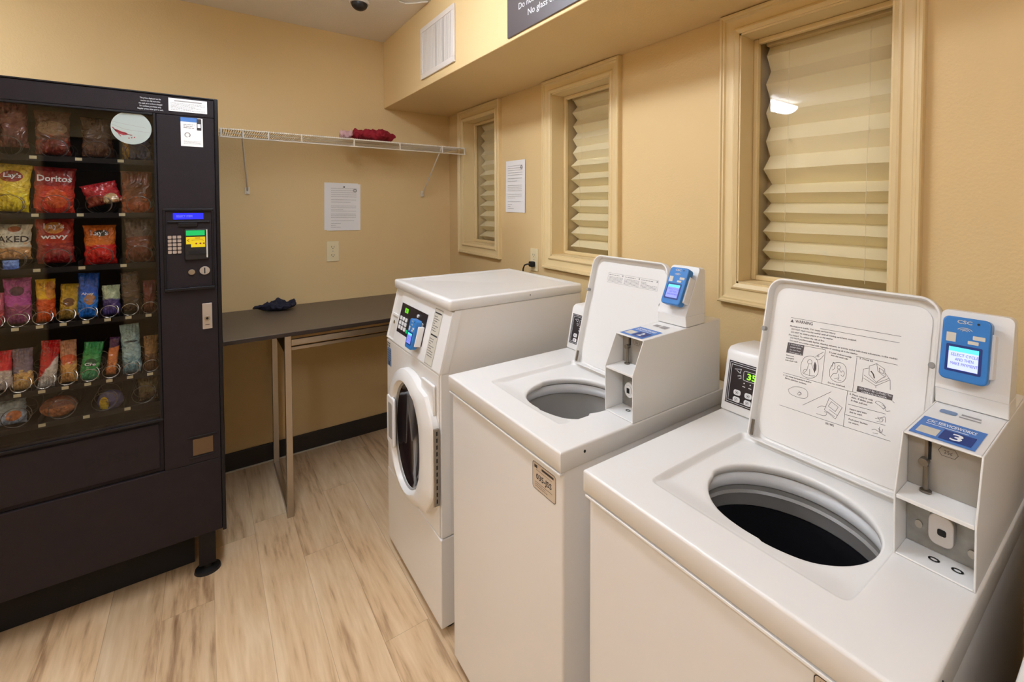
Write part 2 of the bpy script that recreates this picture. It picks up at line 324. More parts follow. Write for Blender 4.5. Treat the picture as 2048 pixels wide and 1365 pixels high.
LID_POLYS=[[[0.3227,0.2035],[0.3187,0.1973],[0.318,0.1891],[0.3203,0.1812],[0.3237,0.1876],[0.3244,0.1958]],[[0.3869,0.2306],[0.3495,0.2317],[0.3504,0.2093],[0.3879,0.2073]],[[0.2349,0.1783],[0.1724,0.1798],[0.173,0.169],[0.2355,0.1675]]]
LID_TRI=[[0.3878,0.2764],[0.3801,0.2761],[0.3839,0.2832]]
LID_TEXT=[["WARNING", [0.3768, 0.2771], [0.3376, 0.2783], 0.00549, 1], ["Moving parts inside. Can cause serious injury.", [0.3872, 0.2661], [0.2879, 0.2695], 0.00274, 0], ["DO NOT reach into the washer until all moving parts have stopped.", [0.3829, 0.2599], [0.2466, 0.2643], 0.00274, 0], ["DO NOT let children play in or on the washer.", [0.3833, 0.2531], [0.2913, 0.2567], 0.00274, 0], ["Fire hazard. To reduce the risk of fire:", [0.3874, 0.2462], [0.3088, 0.2491], 0.00274, 0], ["DO NOT put flammable liquids, cleaning solvents, or articles soiled with these substances, in the washer.", [0.3831, 0.2405], [0.1706, 0.2457], 0.00274, 0], ["DO NOT put articles soiled with vegetable or cooking oil in the washer.", [0.3833, 0.234], [0.2407, 0.2378], 0.00274, 0], ["Remove", [0.3865, 0.2006], [0.3694, 0.2018], 0.00253, 0], ["detergent", [0.3868, 0.1952], [0.368, 0.1965], 0.00253, 0], ["into wash tub.", [0.3872, 0.1898], [0.3594, 0.1915], 0.00253, 0], ["2. Load clothes loosely", [0.2963, 0.2289], [0.2519, 0.2289], 0.00274, 0], ["into the wash tub.", [0.2919, 0.2238], [0.2579, 0.2236], 0.00274, 0], ["Do not overload.", [0.2912, 0.1674], [0.2571, 0.1686], 0.00274, 0], ["3. Close lid.", [0.2372, 0.2308], [0.2119, 0.231], 0.00274, 0], ["5. Place coins in coin", [0.2473, 0.1575], [0.2049, 0.1581], 0.00295, 0], ["slots. If slides, push", [0.2435, 0.152], [0.2052, 0.1527], 0.00295, 0], ["in then pull out.", [0.2436, 0.1462], [0.2133, 0.1464], 0.00295, 0], ["Insert card into", [0.244, 0.1291], [0.2133, 0.1305], 0.00274, 0], ["slot to start.", [0.2437, 0.1234], [0.2198, 0.1246], 0.00274, 0], ["Push start button", [0.2435, 0.1096], [0.2094, 0.111], 0.00274, 0], ["to start.", [0.2433, 0.1039], [0.2239, 0.1051], 0.00274, 0], ["4. Set water temperature and/or", [0.3873, 0.1563], [0.3239, 0.1575], 0.00274, 0], ["fabric selector buttons.", [0.3826, 0.1511], [0.3337, 0.1513], 0.00274, 0], ["201982", [0.2862, 0.0863], [0.2692, 0.0869], 0.00338, 1]]
LID_WHITE=[["1. TUB MUST BE", [0.3833, 0.2261], [0.3511, 0.227], 0.00302, 1], ["SOAP FREE", [0.3802, 0.2206], [0.3554, 0.2216], 0.00302, 1], ["Do Not Pour", [0.3798, 0.2148], [0.3558, 0.2159], 0.00281, 1], ["Detergent In", [0.3797, 0.2093], [0.3532, 0.2103], 0.00281, 1], ["LID MUST BE CLOSED TO", [0.2316, 0.1735], [0.1747, 0.175], 0.00402, 1], ["OPERATE WASHER", [0.2265, 0.1683], [0.1822, 0.1697], 0.00362, 1]]
SNACK_POS={"a1": [-0.483, 1.62, 0.065, 0.151], "b1": [-0.397, 1.601, 0.086, 0.148], "c1": [-0.29, 1.601, 0.084, 0.117], "d1": [-0.189, 1.596, 0.085, 0.111], "a2": [-0.49, 1.405, 0.082, 0.157], "b2": [-0.397, 1.395, 0.102, 0.161], "c2": [-0.283, 1.419, 0.101, 0.1], "d2": [-0.192, 1.393, 0.088, 0.161], "a3": [-0.497, 1.248, 0.094, 0.116], "a3b": [-0.5, 1.213, 0.037, 0.035], "b3": [-0.399, 1.23, 0.094, 0.152], "c3": [-0.291, 1.218, 0.086, 0.14], "d3": [-0.189, 1.218, 0.081, 0.16], "a4": [-0.528, 1.029, 0.025, 0.112], "b4": [-0.487, 1.033, 0.065, 0.154], "c4": [-0.425, 1.03, 0.048, 0.147], "d4": [-0.371, 1.03, 0.048, 0.124], "e4": [-0.325, 1.03, 0.055, 0.158], "f4": [-0.267, 1.031, 0.049, 0.109], "g4": [-0.216, 1.032, 0.052, 0.152], "h4": [-0.165, 1.023, 0.04, 0.125], "a5": [-0.521, 0.818, 0.036, 0.131], "b5": [-0.481, 0.811, 0.048, 0.138], "c5": [-0.423, 0.802, 0.046, 0.162], "d5": [-0.377, 0.811, 0.043, 0.148], "e5": [-0.322, 0.803, 0.052, 0.136], "f5": [-0.267, 0.812, 0.04, 0.137], "g5": [-0.219, 0.807, 0.055, 0.183], "h5": [-0.165, 0.804, 0.042, 0.135], "a6": [-0.515, 0.699, 0.083, 0.112], "b6": [-0.403, 0.697, 0.091, 0.094], "c6": [-0.276, 0.683, 0.071, 0.095], "d6": [-0.176, 0.694, 0.059, 0.108]}
# ------------------------------------------------------------------ room shell
XL, XR, YF, YB, ZC = -2.35, 1.323, -1.75, 3.148, 2.457
def st(mb, name, m, **k): return tag(mb.build(name, m, **k), kind='structure')
st(MB().box((XL-0.1, YF-0.1, -0.1), (XR+0.2, YB+0.1, 0)), 'floor', 'floor')
st(MB().box((XL-0.1, YF-0.1, ZC), (XR+0.2, YB+0.1, ZC+0.1)), 'ceiling', 'ceiling')
st(MB().box((XL-0.1, YB, 0), (XR+0.2, YB+0.1, ZC)), 'wall_back', 'wall')
st(MB().box((XL-0.1, YF, 0), (XL, YB, ZC)), 'wall_left', 'wall')
# front wall with a doorway
DX0, DX1, DZ = -1.12, -0.62, 2.05
st(MB().box((XL, YF-0.1, 0), (DX0, YF, ZC)).box((DX1, YF-0.1, 0), (XR, YF, ZC)).box((DX0, YF-0.1, DZ), (DX1, YF, ZC)), 'wall_front', 'wall')
dr = st(MB().box((DX0+0.004, YF-0.08, 0.008), (DX1-0.004, YF-0.035, DZ-0.004)), 'door_1', 'doorwood', bevel=0.002)
kn = MB(); kn.loops([[(DX0+0.06+rr*math.cos(a*math.pi/8), YF-0.03+y, 1.0+rr*math.sin(a*math.pi/8)) for a in range(16)] for y, rr in ((-0.005, 0.012), (0.02, 0.01), (0.028, 0.026), (0.048, 0.024), (0.055, 0.01))], cap0=True, cap1=True)
kn.build('door_knob', 'brass', dr)
st(MB().box((DX0-0.06, YF, 0), (DX0, YF+0.018, DZ+0.06)).box((DX1, YF, 0), (DX1+0.06, YF+0.018, DZ+0.06)).box((DX0, YF, DZ), (DX1, YF+0.018, DZ+0.06)), 'trim_2', 'trimpaint', bevel=0.003)
# right wall with three window openings
CW = 0.065; WZ0, WZ1 = 1.125, 2.041
WIN = [(2.41, 2.967), (1.411, 1.968), (0.369, 0.93)]
wr = MB(); y0 = YF
for a, b in sorted(WIN):
    wr.box((XR, y0, 0), (XR+0.16, a+CW, ZC)); wr.box((XR, a+CW, 0), (XR+0.16, b-CW, WZ0+CW)); wr.box((XR, a+CW, WZ1-CW), (XR+0.16, b-CW, ZC)); y0 = b-CW
wr.box((XR, y0, 0), (XR+0.16, YB, ZC)); wr.box((XR+0.16, YF, 0), (XR+0.2, YB, ZC))
st(wr, 'wall_right', 'wall')
XS, ZS = 0.894, 2.043
st(MB().box((XS, YF, ZS), (XR, YB, ZC)), 'wall_soffit', 'wall', bevel=0.004)
for nm, a, b in (('baseboard_back', (XL, YB-0.012, 0), (XR, YB, 0.1)), ('baseboard_right', (XR-0.012, YF, 0), (XR, YB-0.012, 0.1)),
                 ('baseboard_left', (XL, YF, 0), (XL+0.012, YB-0.012, 0.1))):
    st(MB().box(a, b), nm, 'vinyl_base', bevel=0.003)
st(MB().box((0.03, YB-0.02, 0), (0.62, YB-0.0125, 0.006)), 'trim_1', 'caulk')

# windows: mitred casing, reveal, sash, pane
PROF = [(0, 0), (0, 0.020), (0.003, 0.024), (0.009, 0.024), (0.012, 0.019), (0.017, 0.019), (0.021, 0.013), (0.030, 0.010), (0.045, 0.010), (0.049, 0.015), (0.054, 0.017), (0.060, 0.014), (0.065, 0.011), (0.065, 0)]
def window(i, a, b):
    y1, y0_ = b, a
    L = []
    for (sy, sz, cy, cz) in ((1, 1, y0_, WZ0), (-1, 1, y1, WZ0), (-1, -1, y1, WZ1), (1, -1, y0_, WZ1)):
        L.append([(XR-dp, cy+sy*t, cz+sz*t) for t, dp in PROF])
    wn = st(MB().loops(L+[L[0]], close=False), 'window_%d' % i, 'trimpaint', sharp=22)
    ia, ib, iz0, iz1 = a+CW, b-CW, WZ0+CW, WZ1-CW
    j = MB(); t = 0.006                                   # jamb liner
    j.box((XR-0.008, ia-0.001, iz0), (XR+0.155, ia+t, iz1)).box((XR-0.008, ib-t, iz0), (XR+0.155, ib+0.001, iz1))
    j.box((XR-0.008, ia, iz0-0.001), (XR+0.155, ib, iz0+t)).box((XR-0.008, ia, iz1-t), (XR+0.155, ib, iz1+0.001))
    j.build('window_jamb', 'trimpaint', wn)
    s = MB(); x0, x1, q = XR+0.062, XR+0.080, 0.016       # stop bead around the glass
    s.box((x0, ia+t, iz0+t), (x1, ia+t+q, iz1-t)).box((x0, ib-t-q, iz0+t), (x1, ib-t, iz1-t)).box((x0, ia+t+q, iz0+t), (x1, ib-t-q, iz0+t+q)).box((x0, ia+t+q, iz1-t-q), (x1, ib-t-q, iz1-t))
    s.build('window_stop', 'trimpaint', wn, bevel=0.003)
    MB().box((x1, ia+t+0.004, iz0+t+0.004), (x1+0.004, ib-t-0.004, iz1-t-0.004)).build('window_pane', 'glass', wn)
    return ia+t, ib-t, iz0+t, iz1-t
def pleats(lab, y0_, y1_, z0, z1, pitches, depth=0.026, amp=None):
    """pleated shade hanging behind the pane; pitches from the bottom up"""
    xc = XR+0.118
    zs = [z0+0.004]; k = 0
    while zs[-1] < z1-0.012:
        zs.append(min(zs[-1]+pitches[min(k, len(pitches)-1)]/2, z1-0.004)); k += 1
    n = len(zs); rg = random.Random(int(y0_*100))
    t = thing('pleated_shade', (xc, (y0_+y1_)/2, z1-0.002), lab, 'window shade', 'pleated shades behind the window panes')
    m = MB()
    ya, yb_ = y0_+0.010, y1_-0.022
    front, back = [], []
    for i, z in enumerate(zs):
        f = 1 if i % 2 else -1; d_ = depth*(0.55 if i > n*0.55 else 1.0)+rg.uniform(-0.002, 0.002)
        front.append((xc-f*d_, z)); back.append((xc-f*d_+0.002, z))
    NY = 10
    for side in (front, back):
        LL = []
        for q in range(NY+1):
            yy = ya+(yb_-ya)*q/NY
            LL.append([(x+0.0015*math.sin(q*1.3+z*9), yy, z+0.0006*math.sin(q*0.9+i)) for i, (x, z) in enumerate(side)])
        m.loops(LL, close=False)
    m.build('fabric', 'shade', t, sharp=20)
    MB().box((xc-0.018, ya, z1-0.018), (xc+0.018, yb_, z1-0.002)).build('head_rail', 'trimpaint', t, bevel=0.002)
    for fr in (0.2, 0.8):
        cm = MB(); yy = ya+(yb_-ya)*fr
        cm.tube([(front[i][0]-0.0035, yy+0.001*math.sin(i*2.1), front[i][1]) for i in range(n) if i % 2], 0.0006, 5)
        for i in range(n):
            if i % 2: cm.tube([(front[i][0]-0.002, yy, front[i][1]+0.006), (front[i][0]-0.006, yy-0.002, front[i][1]), (front[i][0]-0.003, yy-0.001, front[i][1]-0.008)], 0.001, 5)
        cm.build('lift_cord', 'cord', t)
SH = ['cream pleated shade behind the narrow left window above the wire shelf end', 'cream pleated shade in the middle window, crisp even folds', 'cream pleated shade in the wide looking window above the near washer']
for i, (a, b) in enumerate(WIN):
    q = window(i+1, a, b)
    pleats(SH[i], *q, [[0.066], [0.066]*20, [0.060, 0.060]+[0.062]*8+[0.092]*20][i])

# ------------------------------------------------------------------ ceiling fixtures and fill lamp
def fixture(loc, wd, ln, lab, kind, along='y'):
    x, y = loc; t = thing('ceiling_light', (x, y, ZC), lab, 'ceiling light')
    ax, ay = (XP, YP) if along == 'y' else (YP, -XP)
    O = Vector((x, y, ZC))
    F = Fr(O-ay*ln/2, ax, ZP); 
    MB().prism(F, [(-wd*0.3, -0.032), (wd*0.3, -0.032), (wd*0.3, -0.001), (-wd*0.3, -0.001)], 0.0, -ln).build('housing', 'vent', t, bevel=0.003)
    pr_ = [(-wd/2, -0.034)]+[(-wd/2*math.cos(a), -0.040-0.055*math.sin(a)) for a in [math.pi*i/10 for i in range(11)]]+[(wd/2, -0.034)]
    lm = mat('lit lamp lens '+kind, LAMP_COLOR, 0.5, emit=LAMP_STRENGTH[kind])
    MB().prism(F, pr_, -0.012, -ln+0.012).build('lamp_lens', lm, t, label='lit white lens')
    for c_ in (0.0, -ln+0.011):
        MB().prism(F, [(a*1.03, b*1.02) for a, b in pr_], c_, c_-0.011).build('end_cap', 'vent', t)
fixture(MAIN, 0.17, 1.15, 'long wrap ceiling light over the aisle in front of the washers', 'main')
fixture(SECOND, 0.20, 0.60, 'short wrap ceiling light over the far left corner', 'second', 'x')
fixture(FILL, 0.17, 1.15, 'added fill light behind the camera, shaped as a long wrap ceiling fixture', 'third')  # unseen lamp added to fill the room with light

# security camera dome
t = thing('security_camera', (0.622, 2.585, ZC), 'small black security camera dome on the ceiling above the back corner', 'security camera')
def lathe(mb, cx, cy, prof, n=28, sx=1, sy=1, mi=0, cap0=False, cap1=False):
    return mb.loops([[(cx+rr*sx*math.cos(2*math.pi*i/n), cy+rr*sy*math.sin(2*math.pi*i/n), z) for i in range(n)] for rr, z in prof], mi, cap0=cap0, cap1=cap1)
lathe(MB(), 0.622, 2.585, [(0.048, ZC-0.001), (0.048, ZC-0.010), (0.044, ZC-0.014), (0.030, ZC-0.014)], cap0=True, cap1=True).build('mount', 'vent', t)
lathe(MB(), 0.622, 2.585, [(0.038, ZC-0.0145)]+[(0.038*math.cos(a), ZC-0.0145-0.034*math.sin(a)) for a in [i*math.pi/16 for i in range(1, 8)]], cap1=True).build('dome', 'black', t)
MB().tube([(0.70, 2.40, ZC-0.006), (0.767, 2.452, ZC-0.008), (0.80, 2.465, ZC-0.010), (0.83, 2.44, ZC-0.010), (0.866, 2.40, ZC-0.008), (0.888, 2.385, ZC-0.007)], 0.004, 8)
cb = MB().tube([(0.72, 2.36, ZC-0.005), (0.745, 2.42, ZC-0.005), (0.775, 2.452, ZC-0.005), (0.805, 2.455, ZC-0.005), (0.84, 2.425, ZC-0.005), (0.865, 2.39, ZC-0.005), (0.889, 2.362, ZC-0.005)], 0.0042, 8).build('cable', 'wire', origin=(0.8, 2.42, ZC))
tag(cb, 'thin white cable running loose across the ceiling to the soffit', 'cable')

# air vent on the soffit face
t = thing('air_vent', (XS, 2.26, 2.083), 'white metal air vent grille with upright slats on the soffit', 'air vent')
F = face_left(XS); VY0, VY1, VZ0, VZ1 = 2.050, 2.470, 2.084, 2.345
fr_ = MB(); o_ = 0.026
for (y0_, y1_, z0, z1) in ((VY0, VY1, VZ0, VZ0+o_), (VY0, VY1, VZ1-o_, VZ1), (VY0, VY0+o_, VZ0+o_, VZ1-o_), (VY1-o_, VY1, VZ0+o_, VZ1-o_)):
    fr_.box((XS-0.009, y0_, z0), (XS-0.0005, y1_, z1))
fr_.build('frame', 'vent', t, bevel=0.002)
MB().box((XS-0.002, VY0+o_, VZ0+o_), (XS-0.0005, VY1-o_, VZ1-o_)).build('backing', 'plastic_grey', t)
N = 24; sw = (VY1-VY0-2*o_)/N
for i in range(N):
    yy = VY0+o_+sw*(i+0.5); m = MB()
    hw_ = sw*(0.16 if i in (6, 12) else 0.33); ya_, yb2 = yy-hw_, yy+hw_
    m.add([(XS-0.0060, ya_, VZ0+o_), (XS-0.0068, yb2, VZ0+o_), (XS-0.0068, yb2, VZ1-o_), (XS-0.0060, ya_, VZ1-o_),
           (XS-0.0052, ya_, VZ0+o_), (XS-0.0060, yb2, VZ0+o_), (XS-0.0060, yb2, VZ1-o_), (XS-0.0052, ya_, VZ1-o_)], [(3, 2, 1, 0), (4, 5, 6, 7), (1, 5, 4, 0), (2, 6, 7, 3)[::-1], (0, 4, 7, 3), (1, 2, 6, 5)])
    m.build('slat', 'vent', t)
# wall sign
t = thing('wall_sign', (XS, 1.16, 2.056), 'dark grey wall sign with white rules lettering on the soffit', 'sign')
MB().box((XS-0.006, 0.76, 2.056), (XS-0.0005, 1.571, 2.44)).build('panel', 'sign', t, bevel=0.001)
m = MB(); F = Fr((XS-0.0065, 1.571, 2.056), -YP, ZP)
for k_, (s_, a_) in enumerate((('No glass containers.', 0.145), ('Do not leave items unattended.', 0.083))):
    m.text(F, s_, a_, 0.042+0.0385*k_, 0.0225, width=0.0145*len(s_))
m.build('lettering', 'inkwhite', t, flat=True)

# ------------------------------------------------------------------ wire shelf
SY, SZ, SB = 2.845, 1.800, YB-0.004
t = thing('wire_shelf', (0.685, YB, SZ), 'white coated wire shelf fixed along the back wall', 'shelf')
m = MB(); x0, x1 = 0.062, 1.300
for i in range(130):
    xx = x0+0.006+(x1-x0-0.012)*i/129
    m.tube([(xx, SB, SZ), (xx, SY, SZ), (xx, SY-0.004, SZ-0.008)], 0.0019, 6)
for yy, zz, rr in ((SB, SZ-0.003, 0.003), (SY, SZ-0.004, 0.0032), (SY-0.003, SZ-0.043, 0.0032), ((SB+SY)/2, SZ-0.004, 0.0028)):
    m.tube([(x0, yy, zz), (x1, yy, zz)], rr, 8)
m.build('wire_deck', 'wire', t)
for xx in (0.068, 0.153, 0.256, 0.399, 0.649, 0.896, 1.150, 1.296):
    MB().tube([(xx, SY-0.001, SZ-0.003), (xx, SY-0.005, SZ-0.043)], 0.0034, 6).build('lip_strut', 'wire', t)
for xa, xb in ((0.183, 0.150), (1.132, 1.143)):
    b_ = MB().tube([(xa, YB-0.006, 1.508), (xa, YB-0.022, 1.520), (xb, SY+0.012, SZ-0.030), (xb, SY-0.001, SZ-0.014), (xb, SY-0.008, SZ-0.002)], 0.0038, 8).build('brace', 'wire', t)
    MB().box((xa-0.011, YB-0.010, 1.490), (xa+0.011, YB-0.0005, 1.528)).disc(face_front(YB-0.010, xa, 1.498), 0, 0, 0.004, 0.004, 0, 0.004).build('wall_clip', 'wire', b_, bevel=0.002)
for xx in (0.10, 0.40, 0.70, 1.0, 1.28):
    MB().box((xx-0.006, YB-0.012, SZ-0.008), (xx+0.006, YB-0.0005, SZ+0.004)).build('wall_clip', 'wire', t, bevel=0.002)

def crumple(name, cx, cy, z0, sx, sy, h, seed, m_, lab, cat, ridges=6, n=40, rot=0.0, peaks=None):
    """a lump of folded cloth resting on z0"""
    rg = random.Random(seed); ph = [rg.uniform(0, 6.28) for _ in range(12)]
    LL = []
    NR = 34
    for i in range(NR+1):
        fr2 = i/NR
        L = []
        for j in range(n):
            a = 2*math.pi*j/n
            wob = 1+0.16*math.sin(2*a+ph[0])+0.10*math.sin(3*a+ph[1])+0.06*math.sin(7*a+ph[2])+0.03*math.sin(13*a+ph[5])
            rr = math.sin(math.pi*min(1, fr2*1.0)) if fr2 > 0.5 else math.sin(math.pi*fr2)
            rr = max(0.02, rr)**0.8
            x = rr*wob*math.cos(a)*sx; y = rr*wob*math.sin(a)*sy
            base = (1-math.cos(math.pi*fr2))/2
            fold = 1+0.28*math.sin(ridges*(x/sx)+ph[3]+1.5*math.sin(3*y/sy+ph[6]))+0.15*math.sin(ridges*1.9*(y/sy)+ph[4]+2*x/sx)
            if peaks: fold *= peaks(x/sx, y/sy)
            z = z0+max(0.0, base**0.8*h*fold)
            cr_, sr_ = math.cos(rot), math.sin(rot)
            P = Vector((cx+x*cr_-y*sr_, cy+x*sr_+y*cr_, z))
            q = noise.noise_vector(P*26+Vector((seed, 0, 0)))*h*0.30+noise.noise_vector(P*60)*h*0.16
            rg_ = (0.5-abs(noise.noise(P*34+Vector((0, seed, 0)))))*h*0.5
            up = min(1, base*3)
            L.append((P.x+q.x, P.y+q.y, max(z0+0.0005, P.z+(q.z+rg_)*up)))
        LL.append(L)
    o = MB().loops(LL, cap0=True, cap1=True).build(name, m_, origin=(cx, cy, z0), sharp=60)
    return tag(o, lab, cat)
crumple('folded_cloth', 0.772, SY+0.095, SZ+0.002, 0.112, 0.080, 0.050, 5, 'red_cloth', 'crumpled dark red cloth lying on the wire shelf', 'cloth', 8, 110)
crumple('folded_cloth', 0.622, SY+0.075, SZ+0.002, 0.026, 0.06, 0.034, 9, 'pink_film', 'small pale pink cloth beside the red one on the wire shelf', 'cloth', 5, 40)

# ------------------------------------------------------------------ folding counter table
TZ = 0.862
t = thing('work_table', (0.68, 2.8, 0), 'long dark brown topped table with steel frame along the back wall', 'table')
TX0, TX1, TY0 = 0.052, 1.305, 2.475
MB().box((TX0, TY0, TZ-0.018), (TX1, YB-0.003, TZ)).build('table_top', ['table_top', 'table_edge'], t, bevel=0.0015)
MB().box((TX0, TY0-0.0015, TZ-0.018), (TX1, TY0-0.0002, TZ-0.0015)).build('edge_band', 'table_edge', t)
for lx in (0.272, 1.20):
    for ly in (2.503, 3.045):
        MB().box((lx, ly, 0.0), (lx+0.026, ly+0.026, TZ-0.0185)).build('leg', 'steel', t, bevel=0.0015)
    MB().box((lx+0.001, 2.5295, 0.0), (lx+0.025, 3.0445, 0.026)).build('foot_bar', 'steel', t, bevel=0.0015)
    MB().box((lx+0.004, 2.5295, 0.752), (lx+0.022, 3.0445, TZ-0.019)).build('side_rail', 'table_edge', t)
MB().box((0.2985, 2.505, 0.793), (1.1995, 2.523, 0.820)).build('front_rail', 'steel', t, bevel=0.0015)
MB().box((0.2985, 2.575, 0.752), (1.1995, 2.592, 0.768)).build('inner_rail', 'steel', t, bevel=0.0015)
MB().box((0.2985, 2.560, 0.822), (1.1995, 2.90, 0.840)).build('under_panel', 'table_edge', t)
crumple('folded_cloth', 0.300, 3.035, TZ+0.001, 0.080, 0.066, 0.036, 21, 'navy_cloth', 'crumpled dark navy cloth left on the brown table', 'cloth', 4, 110, rot=-0.3)

# ------------------------------------------------------------------ notices and outlets
def notice(fr_args, w_, h_, lab, seed, second=False, tack=True, tilt=0.0, org=None):
    F0 = fr_args; c_, s_ = math.cos(tilt), math.sin(tilt)
    F = Fr(F0.o, F0.x*c_+F0.y*s_, -F0.x*s_+F0.y*c_)
    t_ = thing('paper_notice', F.p(w_/2, 0, 0), lab, 'notice', None)
    n = 10
    def sheet(name, da, dz, lift, m_='paper'):
        LL = []
        for i in range(n+1):
            a = w_*i/n
            LL.append([F.p(a+da, h_*j/6+dz, lift+0.0012+0.0016*math.sin(i/n*5+seed)*(1-j/6)) for j in range(7)])
        LL2 = [[q-F.n*0.0005 for q in L] for L in LL]
        return MB().loops(LL, close=False).loops(LL2, close=False).build(name, m_, t_)
    sheet('sheet', 0, 0, 0.003)
    if second: sheet('sheet_beneath', -0.013, 0.004, 0.0)
    m = MB()
    fn = lambda a, b: 0.0022*0
    L_ = 0.0066
    lines_of_print(m, F, w_*0.12, w_*0.88, h_*0.70, h_*0.92, 5, 0.0018, L_, 0, seed)
    lines_of_print(m, F, w_*0.12, w_*0.86, h_*0.58, h_*0.68, 2, 0.0024, L_, 0, seed+1)
    lines_of_print(m, F, w_*0.12, w_*0.86, h_*0.40, h_*0.54, 4, 0.0018, L_, 0, seed+2)
    lines_of_print(m, F, w_*0.12, w_*0.86, h_*0.26, h_*0.37, 3, 0.0018, L_, 0, seed+3)
    lines_of_print(m, F, w_*0.12, w_*0.80, h_*0.19, h_*0.23, 1, 0.0018, L_, 0, seed+4)
    lines_of_print(m, F, w_*0.12, w_*0.45, h_*0.05, h_*0.17, 3, 0.0018, L_, 0, seed+5, 0.2)
    m.ring(F, w_*0.83, h_*0.86, 0.009, 0.008, 0.003, L_); m.build('printed_text', 'inkgrey', t_, flat=True)
    if tack:
        MB().disc(F, w_*0.5, h_-0.02, 0.0042, 0.0042, 0.0055, 0.010).build('push_pin', 'black', t_)
notice(face_front(YB, 0.563, 1.281), 0.184, 0.282, 'white typed notice pinned above the outlet on the back wall, second sheet behind', 3, True, True, -0.012)
notice(face_left(XR, 2.352, 1.397), 0.202, 0.283, 'white typed notice between the first and middle windows', 8, False, False, -0.006)
def outlet(F, w_, h_, lab, plug=False):
    t_ = thing('wall_outlet', F.p(w_/2, h_/2, 0), lab, 'outlet')
    MB().rrect(F, 0, w_, 0, h_, 0.004, 0.0005, 0.006).build('cover_plate', 'ivory', t_, bevel=0.0015)
    for k_, cz in enumerate((h_*0.30, h_*0.70)):
        MB().rrect(F, w_/2-0.016, w_/2+0.016, cz-0.0135, cz+0.0135, 0.009, 0.006, 0.0078).build('socket', 'ivory', t_)
        m = MB(); m.quad(F, w_/2-0.0085, w_/2-0.006, cz-0.002, cz+0.0075, 0.0080).quad(F, w_/2+0.005, w_/2+0.0075, cz-0.002, cz+0.0065, 0.0080)
        m.disc(F, w_/2, cz-0.0075, 0.0026, 0.0026, 0.0079, 0.0080, n=10); m.build('socket_slots', 'dark', t_, flat=True)
    MB().disc(F, w_/2, h_/2, 0.003, 0.003, 0.0061, 0.0068, n=12).build('screw', 'steel', t_)
    return t_
outlet(face_front(YB, 0.560, 1.097), 0.066, 0.121, 'ivory duplex outlet under the pinned notice on the back wall')
outlet(face_left(XR, 2.095, 1.097), 0.070, 0.116, 'ivory outlet with a black plug in it beside the middle window')
F = face_left(XR, 2.095, 1.097)
t = thing('power_cord', F.p(0.03, 0.036, 0.01), 'black power cord plugged into the outlet behind the dryer', 'power cord')
MB().rrect(F, 0.016, 0.052, 0.022, 0.050, 0.007, 0.0082, 0.028).build('plug', 'rubber', t, bevel=0.003)
a_ = [F.p(*q) for q in ((0.030, 0.036, 0.026), (0.022, 0.036, 0.040), (0.008, 0.030, 0.046), (-0.006, 0.010, 0.046), (-0.010, -0.02, 0.044), (-0.006, -0.08, 0.040), (0.0, -0.20, 0.035), (0.0, -0.6, 0.03), (0.0, -1.08, 0.03))]
MB().tube(a_, 0.0038, 8).build('cord', 'rubber', t)
# ------------------------------------------------------------------ top-loading washers
LTH = math.atan2(.085, .335)
def chaikin(P, it=2):
    for _ in range(it):
        Q = [P[0]]
        for (a0, b0), (a1, b1) in zip(P[:-1], P[1:]): Q += [(a0*.75+a1*.25, b0*.75+b1*.25), (a0*.25+a1*.75, b0*.25+b1*.75)]
        P = Q+[P[-1]]
    return P
def card_reader(parent, F, full, number_text=True):
    """F: origin at the reader's lower left on its mounting surface, a right, b up, n out"""
    W_, H_ = 0.0645, 0.104
    rd = MB().rrect(F, 0, W_, 0, H_, 0.009, 0.012, 0.034).build('card_reader', 'blue', parent, bevel=0.003, seg=3, label='blue card reader with lit screen')
    MB().rrect(F, W_-0.012, W_+0.004, 0.012, H_-0.020, 0.004, 0.0005, 0.024).rrect(F, 0.004, W_-0.012, 0.010, H_-0.010, 0.004, 0.0005, 0.0118).build('cradle', 'plastic_white', rd, bevel=0.002, label='white mounting cradle')
    MB().rrect(F, 0.008, W_-0.009, 0.014, 0.058, 0.002, 0.0338, 0.0346).build('screen_bezel', 'bluedark', rd)
    MB().quad(F, 0.012, W_-0.013, 0.018, 0.047, 0.0350).build('screen', 'screen' if full else 'screen_dim', rd, flat=True, label='lit lavender screen')
    MB().quad(F, 0.012, W_-0.013, 0.047, 0.054, 0.0350).build('screen_bar', 'screen_cyan', rd, flat=True)
    m = MB()
    for k_, s_ in enumerate(('SELECT CYCLE', 'AND THEN', 'MAKE PAYMENT')):
        m.text(F, s_, 0.0335, 0.0395-0.0072*k_, 0.0046, width=0.0030*len(s_), c=0.0353, align='C')
    m.build('screen_text', 'screen_text', rd, flat=True)
    m = MB(); m.text(F, 'CSC', 0.030, 0.0935, 0.0055, c=0.0345, align='C', bold=1, width=0.020)
    for k_ in range(3): m.ring(F, 0.031, 0.080, 0.004+0.0035*k_, 0.003+0.002*k_, 0.001, 0.0345, n=10, t0=0.5, t1=2.6)
    m.rrect(F, 0.042, 0.058, 0.070, 0.0765, 0.001, 0.0342, 0.0346).rrect(F, 0.036, 0.050, 0.062, 0.0675, 0.001, 0.0342, 0.0346)
    m.quad(F, 0.007, 0.020, 0.062, 0.077, 0.0345)
    m.build('printed_marks', 'labelpaper', rd, flat=True)
    MB().disc(F, 0.048, 0.096, 0.0018, 0.0018, 0.0341, 0.0348, n=12).build('indicator', 'black', rd)
    return rd

